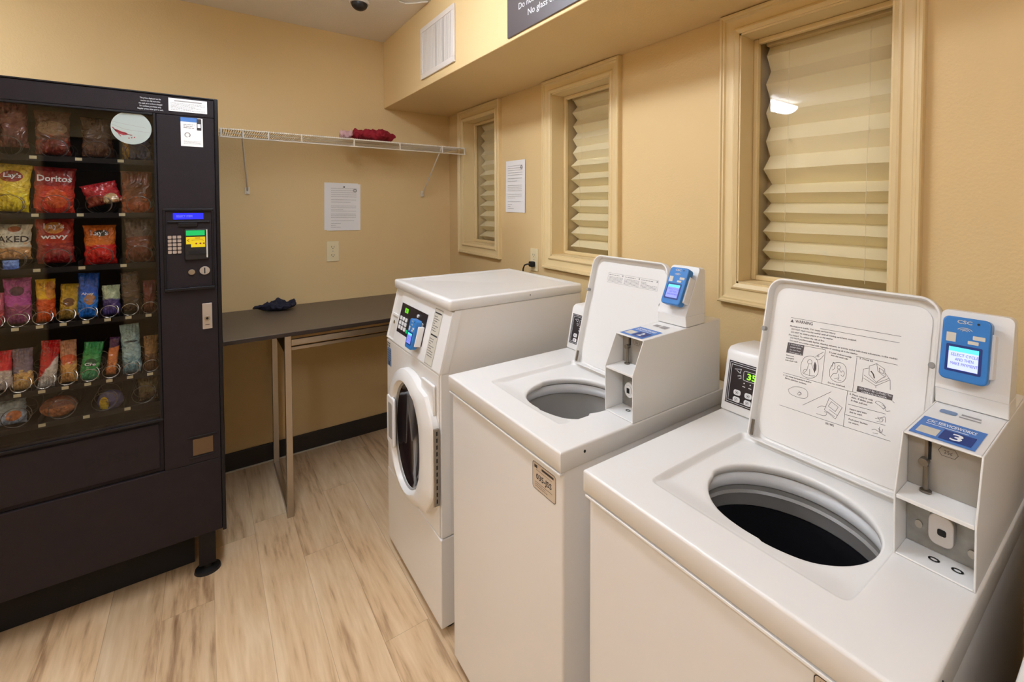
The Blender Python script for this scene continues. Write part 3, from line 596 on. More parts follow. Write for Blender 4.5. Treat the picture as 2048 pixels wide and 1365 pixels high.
def make_washer(yR, W, lab, vc, sa, sb, num=None, con_full=True, lid_kind='full', tubmat='black', box_shift=0.0, rdr_v=0.0905, sticker=True, deep=False, hx=0.7965):
    t = thing('washing_machine', (0.88, yR+W/2, 0), lab, 'washing machine')
    X0, X1, ZD, ZE = 0.575, 1.195, 0.914, 0.869
    V = lambda x, v, z: Vector((x, yR+v, z))
    # cabinet
    ca, cc, cw = (X0+0.010, yR+0.006, 0.028), (X1-0.004, yR+W-0.006, ZE+0.001), 0.016
    ol = lambda e, z: [(x, y, z) for x, y in rr_pts(ca[0]+e, cc[0]-e, ca[1]+e, cc[1]-e, 0.006, 4)]
    MB().loops([ol(0.002, ca[2]), ol(0, ca[2]+0.002), ol(0, cc[2]), ol(cw, cc[2]), ol(cw, ca[2]+0.02)], cap0=True, cap1=True).build('cabinet', 'enamel_front', t, sharp=40)
    for x in (X0+0.05, X1-0.06):
        for v in (0.05, W-0.05):
            lathe(MB(), x, yR+v, [(0.016, 0.030), (0.016, 0.012), (0.024, 0.008), (0.024, 0.0)], n=16, cap0=True, cap1=True).build('foot', 'rubber', t)
    # deck with tub opening
    cx, cv = hx, vc
    per = []
    NX, NV = 48, 48
    for i in range(NX): per.append((X0+(X1-X0)*i/NX, 0))
    for i in range(NV): per.append((X1, W*i/NV))
    for i in range(NX): per.append((X1-(X1-X0)*i/NX, W))
    for i in range(NV): per.append((X0, W-W*i/NV))
    def sst(e0, e1, x):
        q = max(0, min(1, (x-e0)/(e1-e0))); return q*q*(3-2*q)
    RX0, RX1, RV0, RV1, RC = 0.655, 0.957, 0.110, 0.456, 0.014
    def inrec(x, v):
        ex, ev = max(RX0+RC-x, x-(RX1-RC), 0), max(RV0+RC-v, v-(RV1-RC), 0)
        return math.hypot(ex, ev) <= RC
    def dep(x): return 0.0125*sst(0.635, 0.705, x)
    def hole(px, pv):
        dx, dv = px-cx, pv-cv; k_ = 1/math.hypot(dx/sa, dv/sb); bx, bv = cx+dx*k_, cv+dv*k_
        if dx < 0:
            s_ = 1-sst(-0.048, -0.031, dv)   # right of the thumb notch the opening is a little wider
            kk = 1-0.045*(1-s_)*sst(0, 0.05, -dx)
            bx, bv = cx+(bx-cx)*kk, cv+(bv-cv)*kk
        return bx, bv
    inner = [hole(*p) for p in per]
    LL = []
    ins = 0.0045
    def insp(p): return (min(max(p[0], X0+ins), X1-ins), min(max(p[1], ins), W-ins))
    NR = 34
    # rolled rim inside
    starts = [(cx+(a-cx)*1.02, cv+(b-cv)*1.02) for a, b in inner]
    qin = []
    for s_, p_ in zip(starts, per):
        e_ = insp(p_)
        if not inrec(*s_): qin.append(0.0); continue
        lo, hi = 0.0, 1.0
        for _ in range(24):
            mid = (lo+hi)/2
            if inrec(s_[0]+(e_[0]-s_[0])*mid, s_[1]+(e_[1]-s_[1])*mid): lo = mid
            else: hi = mid
        qin.append(lo)
    def at(s_, p_, q_):
        e_ = insp(p_); return s_[0]+(e_[0]-s_[0])*q_, s_[1]+(e_[1]-s_[1])*q_
    d0 = [dep(s_[0]) if q_ > 0 else 0.0 for s_, q_ in zip(starts, qin)]
    for k_, dz_ in ((1.03, 0.018), (1.0, 0.012), (0.995, 0.005), (1.003, 0.0015)):
        LL.append([V(cx+(a-cx)*k_, cv+(b-cv)*k_, ZD-d_-dz_) for (a, b), d_ in zip(inner, d0)])
    NI = 10
    for i in range(NI+1):
        L = []
        for s_, p_, q_ in zip(starts, per, qin):
            x, v = at(s_, p_, q_*i/NI); L.append(V(x, v, ZD-(dep(x) if q_ > 0 else 0)))
        LL.append(L)
    for f_ in (0.15, 0.4, 0.7, 0.92, 1.0):           # short slope up to the deck level
        L = []
        for s_, p_, q_ in zip(starts, per, qin):
            e_ = insp(p_); ln = math.hypot(e_[0]-s_[0], e_[1]-s_[1]); x0_, v0_ = at(s_, p_, q_)
            x, v = at(s_, p_, min(1, q_+f_*0.010/max(ln, 1e-4))); dd = dep(x0_) if q_ > 0 else 0
            L.append(V(x, v, ZD-dd*(1-sst(0, 1, f_))))
        LL.append(L)
    for i in range(1, 11):
        L = []
        for s_, p_, q_ in zip(starts, per, qin):
            e_ = insp(p_); ln = math.hypot(e_[0]-s_[0], e_[1]-s_[1]); qa = min(1, q_+0.010/max(ln, 1e-4))
            x, v = at(s_, p_, qa+(1-qa)*i/10); L.append(V(x, v, ZD))
        LL.append(L)
    for k_ in range(1, 4):
        an = k_/3*math.pi/2; e = ins*(1-math.sin(an)); z = ZD-ins*(1-math.cos(an))
        L = []
        for p in per:
            L.append(V(min(max(p[0], X0+e), X1-e), min(max(p[1], e), W-e), z))
        LL.append(L)
    LL.append([V(p[0], p[1], ZD-ins-0.0006) for p in per])
    LL.append([V(p[0], p[1], ZE+0.002) for p in per])
    LL.append([V(min(max(p[0], X0+0.002), X1-0.002), min(max(p[1], 0.002), W-0.002), ZE) for p in per])
    LL.append([V(min(max(p[0], X0+0.012), X1-0.012), min(max(p[1], 0.012), W-0.012), ZE) for p in per])
    MB().loops(LL).build('deck', 'enamel', t, sharp=50)
    MB().box((X0+0.0005, yR+0.004, ZE-0.0085), (X0+0.0135, yR+W-0.004, ZE-0.0030)).build('cabinet_top_edge', 'enamel', t, bevel=0.0015)
    MB().disc(Fr((0.640, yR-0.0002, 0.897), XP, ZP), 0, 0, 0.0028, 0.0036, -0.0004, 0.0006, n=12).build('screw_hole', 'dark', t)
    # tub: white balance ring, grey collar, basket
    lathe(MB(), cx, yR+cv, [(1.26, .876), (1.17, .880), (1.10, .878), (1.065, .870), (1.060, .860), (1.10, .850)], 56, sa, sb).build('tub_ring', 'plastic_white', t, label='white ring')
    if deep:
        lathe(MB(), cx, yR+cv, [(1.10, .8498), (1.15, .846), (1.17, .80), (1.18, .752)], 56, sa, sb).build('tub_collar', 'tub_light', t, label='grey collar')
        lathe(MB(), cx, yR+cv, [(1.20, 0.7515), (1.19, 0.742)], 56, sa, sb).build('tub_gap', 'dark', t)
        lathe(MB(), cx, yR+cv, [(1.21, 0.741), (1.13, 0.738), (1.11, 0.73), (1.10, 0.60), (0.3, 0.58)], 56, sa, sb, cap1=True).build('basket', 'tub_dark', t, label='grey basket')
    else:
        lathe(MB(), cx, yR+cv, [(1.10, .8498), (1.13, .846), (1.14, .836), (1.11, .831), (1.13, .827), (1.15, .805), (1.17, .800)], 56, sa, sb).build('tub_collar', 'tub_grey', t, label='grey collar')
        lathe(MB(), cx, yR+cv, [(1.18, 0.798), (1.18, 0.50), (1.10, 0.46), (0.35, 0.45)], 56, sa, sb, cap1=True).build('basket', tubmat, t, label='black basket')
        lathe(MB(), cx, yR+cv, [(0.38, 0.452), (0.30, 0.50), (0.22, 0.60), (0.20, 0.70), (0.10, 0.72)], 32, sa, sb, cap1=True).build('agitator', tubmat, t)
    # control console behind the lid
    cz = 1.072; v0, v1 = 0.125, W-0.001
    prof = [(1.024, ZD+0.001), (1.052, cz-0.016), (1.056, cz-0.008), (1.066, cz-0.001), (1.10, cz), (1.175, cz-0.006), (1.185, cz-0.02), (1.185, ZD+0.001)]
    FS = Fr((0, yR, 0), XP, ZP)     # n = -Y
    con = MB().prism(Fr((0, yR+v0, 0), XP, ZP), prof, 0, -(v1-v0)).build('control_console', 'enamel', t, bevel=0.005, seg=3)
    ut = Vector((0.028, 0, cz-0.016-ZD-0.001)).normalized(); F = Fr(V(1.024, v1, ZD+0.001), -YP, ut)
    pw = (v1-v0)-0.03; Hc = 0.139
    pn = MB().quad(F, 0.012, pw, 0.022, Hc-0.012, 0.0012).build('display_panel', 'panelblack', con, flat=True, label='black control panel')
    m = MB()
    for e in (0.0035, 0.0085): m.stroke(F, [(0.012+e, 0.022+e), (0.012+e, Hc-0.012-e), (pw-e, Hc-0.012-e), (pw-e, 0.022+e), (0.012+e, 0.022+e)], 0.0010, 0.0016)
    m.ring(F, 0.105, 0.098, 0.001, 0.001, 0.001, 0.0016)
    m.stroke(F, rr_pts(0.056, 0.13, 0.087, 0.110, 0.004)+[(0.056, 0.091)], 0.0010, 0.0016)
    m.stroke(F, [(0.030, 0.108), (0.048, 0.112), (0.046, 0.101), (0.036, 0.106)], 0.0012, 0.0016)
    m.stroke(F, [(0.040, 0.093), (0.049, 0.096), (0.050, 0.089), (0.044, 0.087)], 0.0012, 0.0016)
    for a_ in (0.060, 0.077, 0.094):
        m.disc(F, a_, 0.080, 0.0016, 0.0016, 0.0013, 0.0017, n=10).quad(F, a_-0.004, a_+0.004, 0.071, 0.0725, 0.0016)
    m.build('panel_lines', 'inkwhite', pn, flat=True)
    for (a_, b_) in ((0.044, 0.053), (0.044, 0.036), (0.075, 0.053), (0.075, 0.036), (0.106, 0.053), (0.106, 0.036)):
        MB().rrect(F, a_-0.0095, a_+0.0105, b_-0.0065, b_+0.0065, 0.005, 0.0013, 0.0035).build('cycle_button', 'plastic_white', pn, bevel=0.001)
    m = MB()
    for (a_, b_) in ((0.044, 0.053), (0.044, 0.036), (0.075, 0.053), (0.075, 0.036), (0.106, 0.053), (0.106, 0.036)):
        m.stroke(F, rr_pts(a_-0.004, a_+0.004, b_-0.003, b_+0.003, 0.002, 3)+[(a_-0.004, b_)], 0.0008, 0.0038).quad(F, a_-0.002, a_+0.002, b_-0.0008, b_+0.0008, 0.0038)
    m.build('button_marks', 'ink', pn, flat=True)
    if num: MB().text(F, num, 0.066, 0.0915, 0.0145, width=0.040, c=0.0017, bold=1).build('led_digits', 'led_green', pn, flat=True, label='lit green digits')
    MB().disc(Fr(V(1.085, W-0.10, cz+0.0002), -YP, XP), 0, 0, 0.003, 0.003, -0.0004, -0.0012, n=10).build('screw', 'steel', con)
    # open lid leaning back
    U = Vector((math.sin(LTH), 0, math.cos(LTH)))
    F = Fr(V(0.945, 0, ZD-0.004), -YP, U)
    lv0, lv1, LH = 0.106, 0.444, 0.371
    def outl(e, nn=7): return [(-a, b) for a, b in rr_pts(lv0+e, lv1-e, 0.004+e*0.6, LH-e, [max(0.003, q-e) for q in (0.012, 0.014, 0.036, 0.036)], nn)]
    def cl(e, c_): return [F.p(a, b, c_) for a, b in outl(e)]
    lid = MB().loops([cl(0.001, -0.0225), cl(0, -0.021), cl(0, -0.002), cl(0.001, 0.0), cl(0.004, 0.0004), cl(0.005, -0.0008), cl(0.0055, -0.003), cl(0.0075, -0.0190), cl(0.0095, -0.0197)], cap0=True, cap1=True)
    lid.f = [tuple(reversed(f)) for f in lid.f]
    lid = lid.build('lid', 'enamel', t, sharp=40)
    Lp = Fr(F.p(0, 0, -0.0130), -YP, U)
    MB().rrect(F, -0.428, -0.122, 0.014, 0.352, 0.026, -0.0197, -0.0177).build('inner_panel', 'enamel', lid, bevel=0.0018, seg=2)
    for v in (0.113, 0.4405):
        lathe2 = MB().disc(Fr(F.p(-v, 0.250, 0.0), -YP, U), 0, 0, 0.0055, 0.0055, -0.010, 0.0025, n=16).build('bumper', 'plastic_grey', lid, bevel=0.001)
    MB().tube([F.p(-lv1+0.010, 0.012, -0.004), F.p(-lv1+0.010, 0.045, -0.004)], 0.0035, 8).build('hinge_pin', 'dark_chrome', lid)
    Fd = Fr(F.p(0, 0, -0.0174), -YP, U)
    if lid_kind == 'full':
        m = MB()
        for k_, L_ in enumerate(LID_LINES):
            P_ = [(-v, s_) for v, s_ in L_]
            if k_ > 11 and k_ not in (29, 30, 31, 32, 33, 34, 35, 36, 40, 41, 44, 45): P_ = chaikin(P_)
            m.stroke(Fd, P_, 0.0007)
        for L_ in LID_THICK: m.stroke(Fd, chaikin([(-v, s_) for v, s_ in L_]), 0.0022)
        for P_ in LID_POLYS: m.poly(Fd, [(-v, s_) for v, s_ in reversed(P_)])
        m.poly(Fd, [(-v, s_) for v, s_ in LID_TRI])
        for s_, p, q, h_, bo in LID_TEXT: m.text(Fd, s_, -p[0], p[1], h_*1.12, a1=-q[0], b1=q[1], bold=1)
        lb = m.build('instruction_print', 'ink_soft', lid, flat=True, label='black printed warning and loading instructions')
        m = MB()
        for s_, p, q, h_, bo in LID_WHITE: m.text(Fd, s_, -p[0], p[1], h_*0.85, a1=-q[0], b1=q[1], c=0.0004)
        m.build('white_lettering', 'inkwhite', lb, flat=True)
    else:
        m = MB(); a0_, a1_ = -0.372, -0.150
        m.stroke(Fd, [(a0_, 0.287), (a1_, 0.287), (a1_, 0.318), (a0_, 0.318), (a0_, 0.287)], 0.0007)
        for k_ in range(3):
            s0 = a0_+0.004+k_*0.074
            lines_of_print(m, Fd, s0, s0+0.048, 0.309, 0.316, 1, 0.0022, 0, 0, 40+k_, 1)
            lines_of_print(m, Fd, s0, s0+0.066, 0.289, 0.308, 5, 0.0015, 0, 0, 50+k_, 0.9)
            m.quad(Fd, s0+0.062, s0+0.067, 0.311, 0.316)
        m.build('label_print', 'inkgrey', lid, flat=True, label='narrow printed label strip')
    # coin box
    if lid_kind == 'full': yB, bw, P0, P1, P2, P3 = yR+0.003, 0.099, (0.799, ZD+0.0005), (0.796, 1.007), (0.825, 1.093), (1.130, 1.100)
    else: yB, bw, P0, P1, P2, P3 = yR, 0.1005, (0.787, ZD+0.0005), (0.786, 1.030), (0.823, 1.108), (1.132, 1.116)
    zs_, bx_ = P1[1], 0.847
    side = [P0, (1.132, ZD+0.0005), P3, P2, P1]
    FB = Fr((0, yB, 0), XP, ZP)
    th = 0.0028
    m = MB()
    m.prism(FB, side, 0, -th).prism(FB, side, -bw+th, -bw)
    m.prism(FB, [(P2[0]+0.0002, P2[1]-th), (P3[0], P3[1]-th), P3, P2], -th, -bw+th)
    m.prism(FB, [P0, (bx_, P0[1]), (bx_, P0[1]+th), (P0[0], P0[1]+th)], -th, -bw+th)
    m.prism(FB, [(bx_, P0[1]), (1.132, P0[1]), (1.132, P3[1]-th), (bx_, P2[1]-th)], -th, -bw+th)
    cb = m.build('coin_box', 'enamel', t, bevel=0.0012, label='white coin box')
    MB().prism(FB, [(P1[0]+0.001, zs_-0.006), (P1[0]+0.001, zs_), (bx_-0.0005, zs_+0.001), (bx_-0.0005, zs_-0.006)], -th-0.0002, -bw+th+0.0002).build('shelf_plate', 'enamel', cb, bevel=0.001)
    Fp = face_left(bx_-0.0007, yB+bw, 0)       # a = bw - v
    MB().fbox(Fp, 0.0035, bw-0.0035, zs_+0.0015, P2[1]-0.0035, 0, 0.0012).build('coin_plate', 'plate25', cb, label='grey coin slot plate')
    MB().fbox(Fp, 0.0035, bw-0.0035, P0[1]+0.004, zs_-0.0065, 0, 0.0012).build('lock_plate', 'galv', cb, label='worn metal lock plate')
    m = MB(); m.fbox(Fp, 0.030, 0.0335, zs_+0.048, P2[1]-0.004, 0.0012, 0.0022)
    m.build('coin_slot', 'dark', cb)
    MB().fbox(Fp, 0.0255, 0.030, zs_+0.048, P2[1]-0.004, 0.0012, 0.0035).build('slot_guide', 'dark_chrome', cb)
    kx = MB(); Fk = Fr(Fp.p(0.027, 0, 0.0012), -YP, -XP)      # plunger standing on the shelf plate
    kx.disc(Fp, 0.026, zs_+0.044, 0.0065, 0.0058, 0.0012, 0.012).tube([Fp.p(0.029, zs_+0.040, 0.008), Fp.p(0.0295, zs_+0.004, 0.010)], 0.0038, 10)
    kx.disc(Fr(Fp.p(0.030, zs_+0.0035, 0.011), -YP, XP), 0, 0, 0.008, 0.007, -0.0025, 0.0005)
    kx.build('coin_plunger', 'dark_chrome', cb, bevel=0.0005)
    m = MB(); zv = P2[1]-0.019
    m.stroke(Fp, [(0.042, zv), (0.046, zv+0.0065), (0.062, zv+0.0065), (0.066, zv), (0.062, zv-0.0065), (0.046, zv-0.0065), (0.042, zv)], 0.0006, 0.0014)
    m.text(Fp, '25¢', 0.054, zv-0.0025, 0.0052, c=0.0014, align='C'); m.build('coin_value', 'ink', cb, flat=True)
    m = MB()
    if lid_kind == 'full':
        m.rrect(Fp, 0.034, 0.066, 0.936, 0.982, 0.011, 0.0013, 0.013); lk = m.build('lock', 'silver', cb, bevel=0.002)
        MB().rrect(Fp, 0.046, 0.057, 0.952, 0.962, 0.003, 0.0128, 0.0134).build('key_slot', 'dark', lk)
    else:
        m.disc(Fp, 0.038, 0.965, 0.017, 0.020, 0.0013, 0.012).disc(Fp, 0.038, 0.965, 0.011, 0.013, 0.012, 0.015); lk = m.build('lock', 'plastic_white', cb, bevel=0.0015)
        MB().fbox(Fp, 0.033, 0.043, 0.958, 0.971, 0.0148, 0.0154).build('key_slot', 'dark', lk)
    for (a_, b_) in ((0.020, 0.950), (0.085, 0.940)):
        MB().disc(Fp, a_, b_, 0.005, 0.006, 0.0013, 0.004, n=14).build('bolt', 'steel', cb)
    Ff = Fr((0.787, yB+bw, P0[1]+th), -YP, XP)
    m = MB()
    for a_ in (0.045, 0.073): m.ring(Fr((0.825, yB+bw-a_, P0[1]+th+0.0002), XP, YP), 0, 0, 0.004, 0.006, 0.003, 0.0003, n=12)
    m.build('floor_hole', 'galv', cb, flat=True)
    # number sticker on the sloping top
    Ut = Vector((P3[0]-P2[0], 0, P3[1]-P2[1])); Ft = Fr((P2[0], yB+bw, P2[1]+0.0004), -YP, Ut)
    sb_ = MB().quad(Ft, 0.007, 0.087, 0.007, 0.083, 0.0002).build('number_sticker', 'bluelight', cb, flat=True, label='blue machine number sticker')
    MB().quad(Ft, 0.042, 0.081, 0.015, 0.051, 0.0005).build('number_field', 'bluedark', sb_, flat=True)
    MB().quad(Ft, 0.013, 0.039, 0.016, 0.043, 0.0005).build('blank_panel', 'labelpaper', sb_, flat=True)
    m = MB(); m.text(Ft, 'CSC SERVICEWORKS', 0.046, 0.063, 0.0105, width=0.062, c=0.0006, align='C', bold=1)
    m.quad(Ft, 0.016, 0.070, 0.0555, 0.0575, 0.0006); m.text(Ft, '3' if lid_kind == 'full' else '2', 0.061, 0.021, 0.024, width=0.014, c=0.0008, align='C', bold=1)
    m.build('sticker_lettering', 'inkwhite', sb_, flat=True)
    if lid_kind == 'full':
        MB().rrect(Ft, 0.017, 0.040, 0.117, 0.133, 0.005, 0.0001, 0.0004).build('small_sticker', 'bluegrey', cb, flat=True)
        m = MB(); m.fbox(Ft, 0.045, 0.070, 0.128, 0.133, 0.0001, 0.0003).fbox(Ft, 0.044, 0.072, 0.117, 0.121, 0.0001, 0.0003); m.build('top_slots', 'inkgrey', cb, flat=True)
    else:
        m = MB(); m.quad(Ft, 0.022, 0.040, 0.115, 0.132, 0.0002).quad(Ft, 0.046, 0.068, 0.112, 0.134, 0.0002); m.build('small_sticker', 'inkgrey', cb, flat=True)
    # upright housing carrying the card reader
    if lid_kind == 'full': R0, R1, R2, R3, R4, rb = (0.984, 1.0975), (0.982, 1.124), (1.012, 1.256), (1.034, 1.254), (1.036, 1.0985), 0.020
    else: R0, R1, R2, R3, R4, rb = (0.983, 1.1135), (0.980, 1.142), (1.040, 1.268), (1.060, 1.266), (1.062, 1.1155), 0.020
    # stepped sill, then a leaning plate with rounded top corners
    ur = Vector((R2[0]-R1[0], 0, R2[1]-R1[1])); Lh = ur.length; un = ur.normalized()
    Fr_ = Fr((R1[0], yB+bw-0.0006, R1[1]), -YP, un)
    hb = MB().prism(FB, [R0, R4, (R4[0], R1[1]), R1], -0.0002, -bw+0.0008)
    hs = hb.build('reader_housing', 'enamel', cb, bevel=0.002, seg=2, label='white upright reader housing')
    tk = -(R3[0]-R2[0])
    MB().loops([[Fr_.p(a, b, 0.0) for a, b in rr_pts(0.0003, bw-0.0013, 0.0002, Lh, [0.0003, 0.0003, 0.010, 0.010])], [Vector((R4[0] if b < Lh*0.5 else R3[0], Fr_.p(a, b, 0).y, Fr_.p(a, b, 0).z-0.002*(b > Lh*0.5))) for a, b in rr_pts(0.0003, bw-0.0013, 0.0002, Lh, [0.0003, 0.0003, 0.010, 0.010])]], cap0=True, cap1=True).build('housing_plate', 'enamel', hs, bevel=0.0025, seg=3)
    Fq = Fr(Vector((R1[0], yR+rdr_v, R1[1]))+un*rb, -YP, ur)
    card_reader(hs, Fq, lid_kind == 'full')
    # serial badge on the cabinet front
    if sticker:
        Fs = face_left(X0+0.0098, yR, 0); sv = 0.124; s0, s1, sz0, sz1 = -sv, -0.031, 0.782, 0.845
        if sticker == 'low': s0, s1, sz0, sz1 = -0.118, -0.025, 0.79, 0.853
        bd = MB().rrect(Fs, s0, s1, sz0, sz1, 0.006, 0.0001, 0.0006).build('badge', 'palelabel', t, label='small tan badge')
        m = MB(); m.stroke(Fs, rr_pts(s0+0.0008, s1-0.0008, sz0+0.0008, sz1-0.0008, 0.006)+[(s0+0.0008, sz0+0.0068)], 0.0012, 0.0009)
        m.text(Fs, '035-JSS', (s0+s1)/2, sz0+0.026, 0.0125, width=0.062, c=0.0009, align='C', bold=1)
        m.quad(Fs, s0+0.008, s0+0.020, sz1-0.013, sz1-0.006, 0.0009).quad(Fs, s0+0.038, s1-0.008, sz1-0.011, sz1-0.006, 0.0009)
        m.quad(Fs, s0+0.014, s1-0.014, sz1-0.0172, sz1-0.0164, 0.0009)
        lines_of_print(m, Fs, s0+0.012, s1-0.012, sz0+0.006, sz0+0.020, 3, 0.0012, 0.0009, 0, 3)
        m.build('badge_print', 'ink', bd, flat=True)
    return t
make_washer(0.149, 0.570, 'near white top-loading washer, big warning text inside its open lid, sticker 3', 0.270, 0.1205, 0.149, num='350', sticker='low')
make_washer(0.796, 0.589, 'white top-loading washer between the dryer and the near washer, plain open lid', 0.246, 0.130, 0.145, hx=0.793, lid_kind='strip', rdr_v=0.071, deep=True)
make_washer(-0.475, 0.570, 'white washer just past the right edge, only a sliver of deck showing', 0.270, 0.1205, 0.149, sticker=False)

# ------------------------------------------------------------------ front-loading dryer
yr, yl = 1.482, 2.058
t = thing('clothes_dryer', (0.9, (yr+yl)/2, 0), 'white front-loading dryer with round dark door, next to the brown table', 'clothes dryer')
F0 = Fr((0, yr, 0), XP, ZP)
wd = yl-yr
MB().prism(F0, [(0.590, 0.335), (0.590, 0.880), (0.640, 1.086), (1.170, 1.086), (1.170, 0.030), (0.640, 0.030), (0.640, 0.335)], 0, -wd).build('cabinet', 'enamel_front', t, bevel=0.004, seg=3)
MB().box((0.586, yr-0.001, 0.030), (0.6395, yl+0.001, 0.332)).build('toe_panel', 'enamel_front', t, bevel=0.004, seg=3)
MB().box((0.5865, yr+0.012, 0.336), (0.5898, yl-0.004, 0.876)).build('front_panel', 'enamel_front', t, bevel=0.0015)
for x in (0.63, 1.11):
    for y in (yr+0.05, yl-0.05):
        lathe(MB(), x, y, [(0.014, 0.032), (0.014, 0.012), (0.022, 0.008), (0.022, 0.0)], n=16, cap0=True, cap1=True).build('foot', 'rubber', t)
# top with raised border
def rloop(e, z): return [(a, b, z) for a, b in rr_pts(0.619+e, 1.176-e, yr-0.002+e, yl+0.002-e, max(0.004, 0.012-e), 4)]
MB().loops([rloop(0.004, 1.0865), rloop(0.0, 1.090), rloop(0.0, 1.116), rloop(0.002, 1.1205), rloop(0.006, 1.1225), rloop(0.020, 1.1225), rloop(0.026, 1.1195), rloop(0.030, 1.1188)], cap0=True, cap1=True).build('top_panel', 'enamel', t, sharp=50)
MB().rrect(Fr((0.70, 2.01, 1.1188), XP, YP), -0.018, 0.030, -0.010, 0.012, 0.004, 0.0, 0.003).build('top_latch', 'enamel', t, bevel=0.001)
MB().disc(Fr((0.93, 1.4795, 1.105), XP, ZP), 0, 0, 0.002, 0.002, -0.0002, 0.001, n=10).build('screw_hole', 'dark', t)
# sloping control fascia
uf = Vector((0.047, 0, 0.198)).normalized(); Hf = 0.2035
F = Fr((0.5845, yl-0.001, 0.884), -YP, uf)            # a from the far edge towards the camera
S = wd-0.002
cavw = 0.085
m = MB(); 
m.fbox(F, cavw, S, 0.0, Hf, -0.010, 0.0); m.fbox(F, 0.0, 0.006, 0, Hf, -0.055, 0.0).fbox(F, 0.006, cavw, 0.0, 0.006, -0.055, 0.0).fbox(F, 0.006, cavw, Hf-0.006, Hf, -0.055, 0)
m.fbox(F, 0.006, cavw, 0.095, 0.104, -0.050, -0.001).fbox(F, 0.006, cavw, 0.006, Hf-0.006, -0.055, -0.050)
fa = m.build('control_fascia', 'enamel', t, bevel=0.0015)
MB().disc(F, 0.040, 0.070, 0.014, 0.014, -0.049, -0.020).disc(F, 0.040, 0.070, 0.008, 0.008, -0.020, -0.004).build('coin_knob', 'chrome', fa, bevel=0.002)
MB().fbox(F, 0.062, 0.072, 0.115, 0.185, -0.0495, -0.045).build('coin_chute', 'steel', fa)
pn = MB().quad(F, 0.104, 0.385, 0.045, 0.160, 0.0006).build('display_panel', 'panelblack', fa, flat=True, label='black control panel')
m = MB(); e = 0.003
m.stroke(F, [(0.104-e, 0.045-e), (0.385+e, 0.045-e), (0.385+e, 0.160+e), (0.104-e, 0.160+e), (0.104-e, 0.045-e)], 0.004, 0.0009); m.build('panel_border', 'plastic_white', pn, flat=True)
MB().quad(F, 0.150, 0.187, 0.128, 0.146, 0.0010).build('lcd', 'lcd_green', pn, flat=True, label='lit green display')
m = MB(); m.text(F, '00', 0.168, 0.131, 0.011, c=0.0013, align='C'); m.build('lcd_digits', 'panelblack', pn, flat=True)
for i in range(3):
    for j in range(3):
        MB().rrect(F, 0.118+0.030*i, 0.138+0.030*i, 0.060+0.018*j, 0.074+0.018*j, 0.003, 0.0007, 0.003).build('keypad_button', 'plastic_white', pn)
MB().rrect(F, 0.206, 0.222, 0.058, 0.070, 0.003, 0.0007, 0.0025).build('start_button', 'bill_green', pn)
MB().disc(F, 0.372, 0.090, 0.003, 0.003, 0.0007, 0.002, n=12).build('indicator_lamp', 'orange', pn)
MB().disc(F, 0.300, 0.140, 0.006, 0.006, 0.0007, 0.006, n=16).build('white_knob', 'plastic_white', pn)
card_reader(fa, Fr(F.p(0.312, 0.030, 0.0008), -YP, uf), False)
lb = MB().quad(F, 0.435, 0.505, 0.004, Hf-0.008, 0.0006).build('instruction_label', 'labelpaper', fa, flat=True, label='tall cream instruction label')
m = MB(); m.stroke(F, [(0.437, 0.006), (0.503, 0.006), (0.503, Hf-0.010), (0.437, Hf-0.010), (0.437, 0.006)], 0.0009, 0.0009)
m.quad(F, 0.442, 0.498, 0.178, 0.183, 0.0009).quad(F, 0.442, 0.498, 0.102, 0.107, 0.0009)
lines_of_print(m, F, 0.442, 0.488, 0.115, 0.172, 7, 0.0022, 0.0009, 0, 11, 0.4); lines_of_print(m, F, 0.442, 0.488, 0.030, 0.095, 8, 0.0022, 0.0009, 0, 12, 0.4)
m.build('label_print', 'ink', lb, flat=True)
MB().prism(F0, [(0.6145, 0.884), (0.5905, 0.884), (0.638, 1.084), (0.662, 1.084)], 0.0002, 0.0016).build('fascia_side', 'enamel', fa)
MB().prism(F0, [(0.590, 0.337), (0.590, 0.880), (0.620, 0.880), (0.620, 0.337)], 0.0002, 0.0014).build('front_flange', 'enamel', t)
# stickers under the coin knob
Ff = face_left(0.5862, yl, 0)
MB().rrect(Ff, 0.010, 0.060, 0.770, 0.845, 0.004, 0.0003, 0.0008).build('warning_sticker', 'bluegrey', t, label='grey blue sticker')
m = MB(); lines_of_print(m, Ff, 0.014, 0.056, 0.790, 0.838, 5, 0.003, 0.0011, 0, 5); m.quad(Ff, 0.026, 0.044, 0.773, 0.790, 0.0011)
m.quad(Ff, 0.012, 0.050, 0.862, 0.866, 0.0008).quad(Ff, 0.014, 0.024, 0.848, 0.858, 0.0008).quad(Ff, 0.034, 0.044, 0.848, 0.858, 0.0008); m.build('front_print', 'ink', t, flat=True)
# lint door
MB().rrect(face_left(0.5862), -1.628, -1.515, 0.735, 0.838, 0.006, 0.0004, 0.010).build('lint_door', 'enamel', t, bevel=0.003, seg=3)
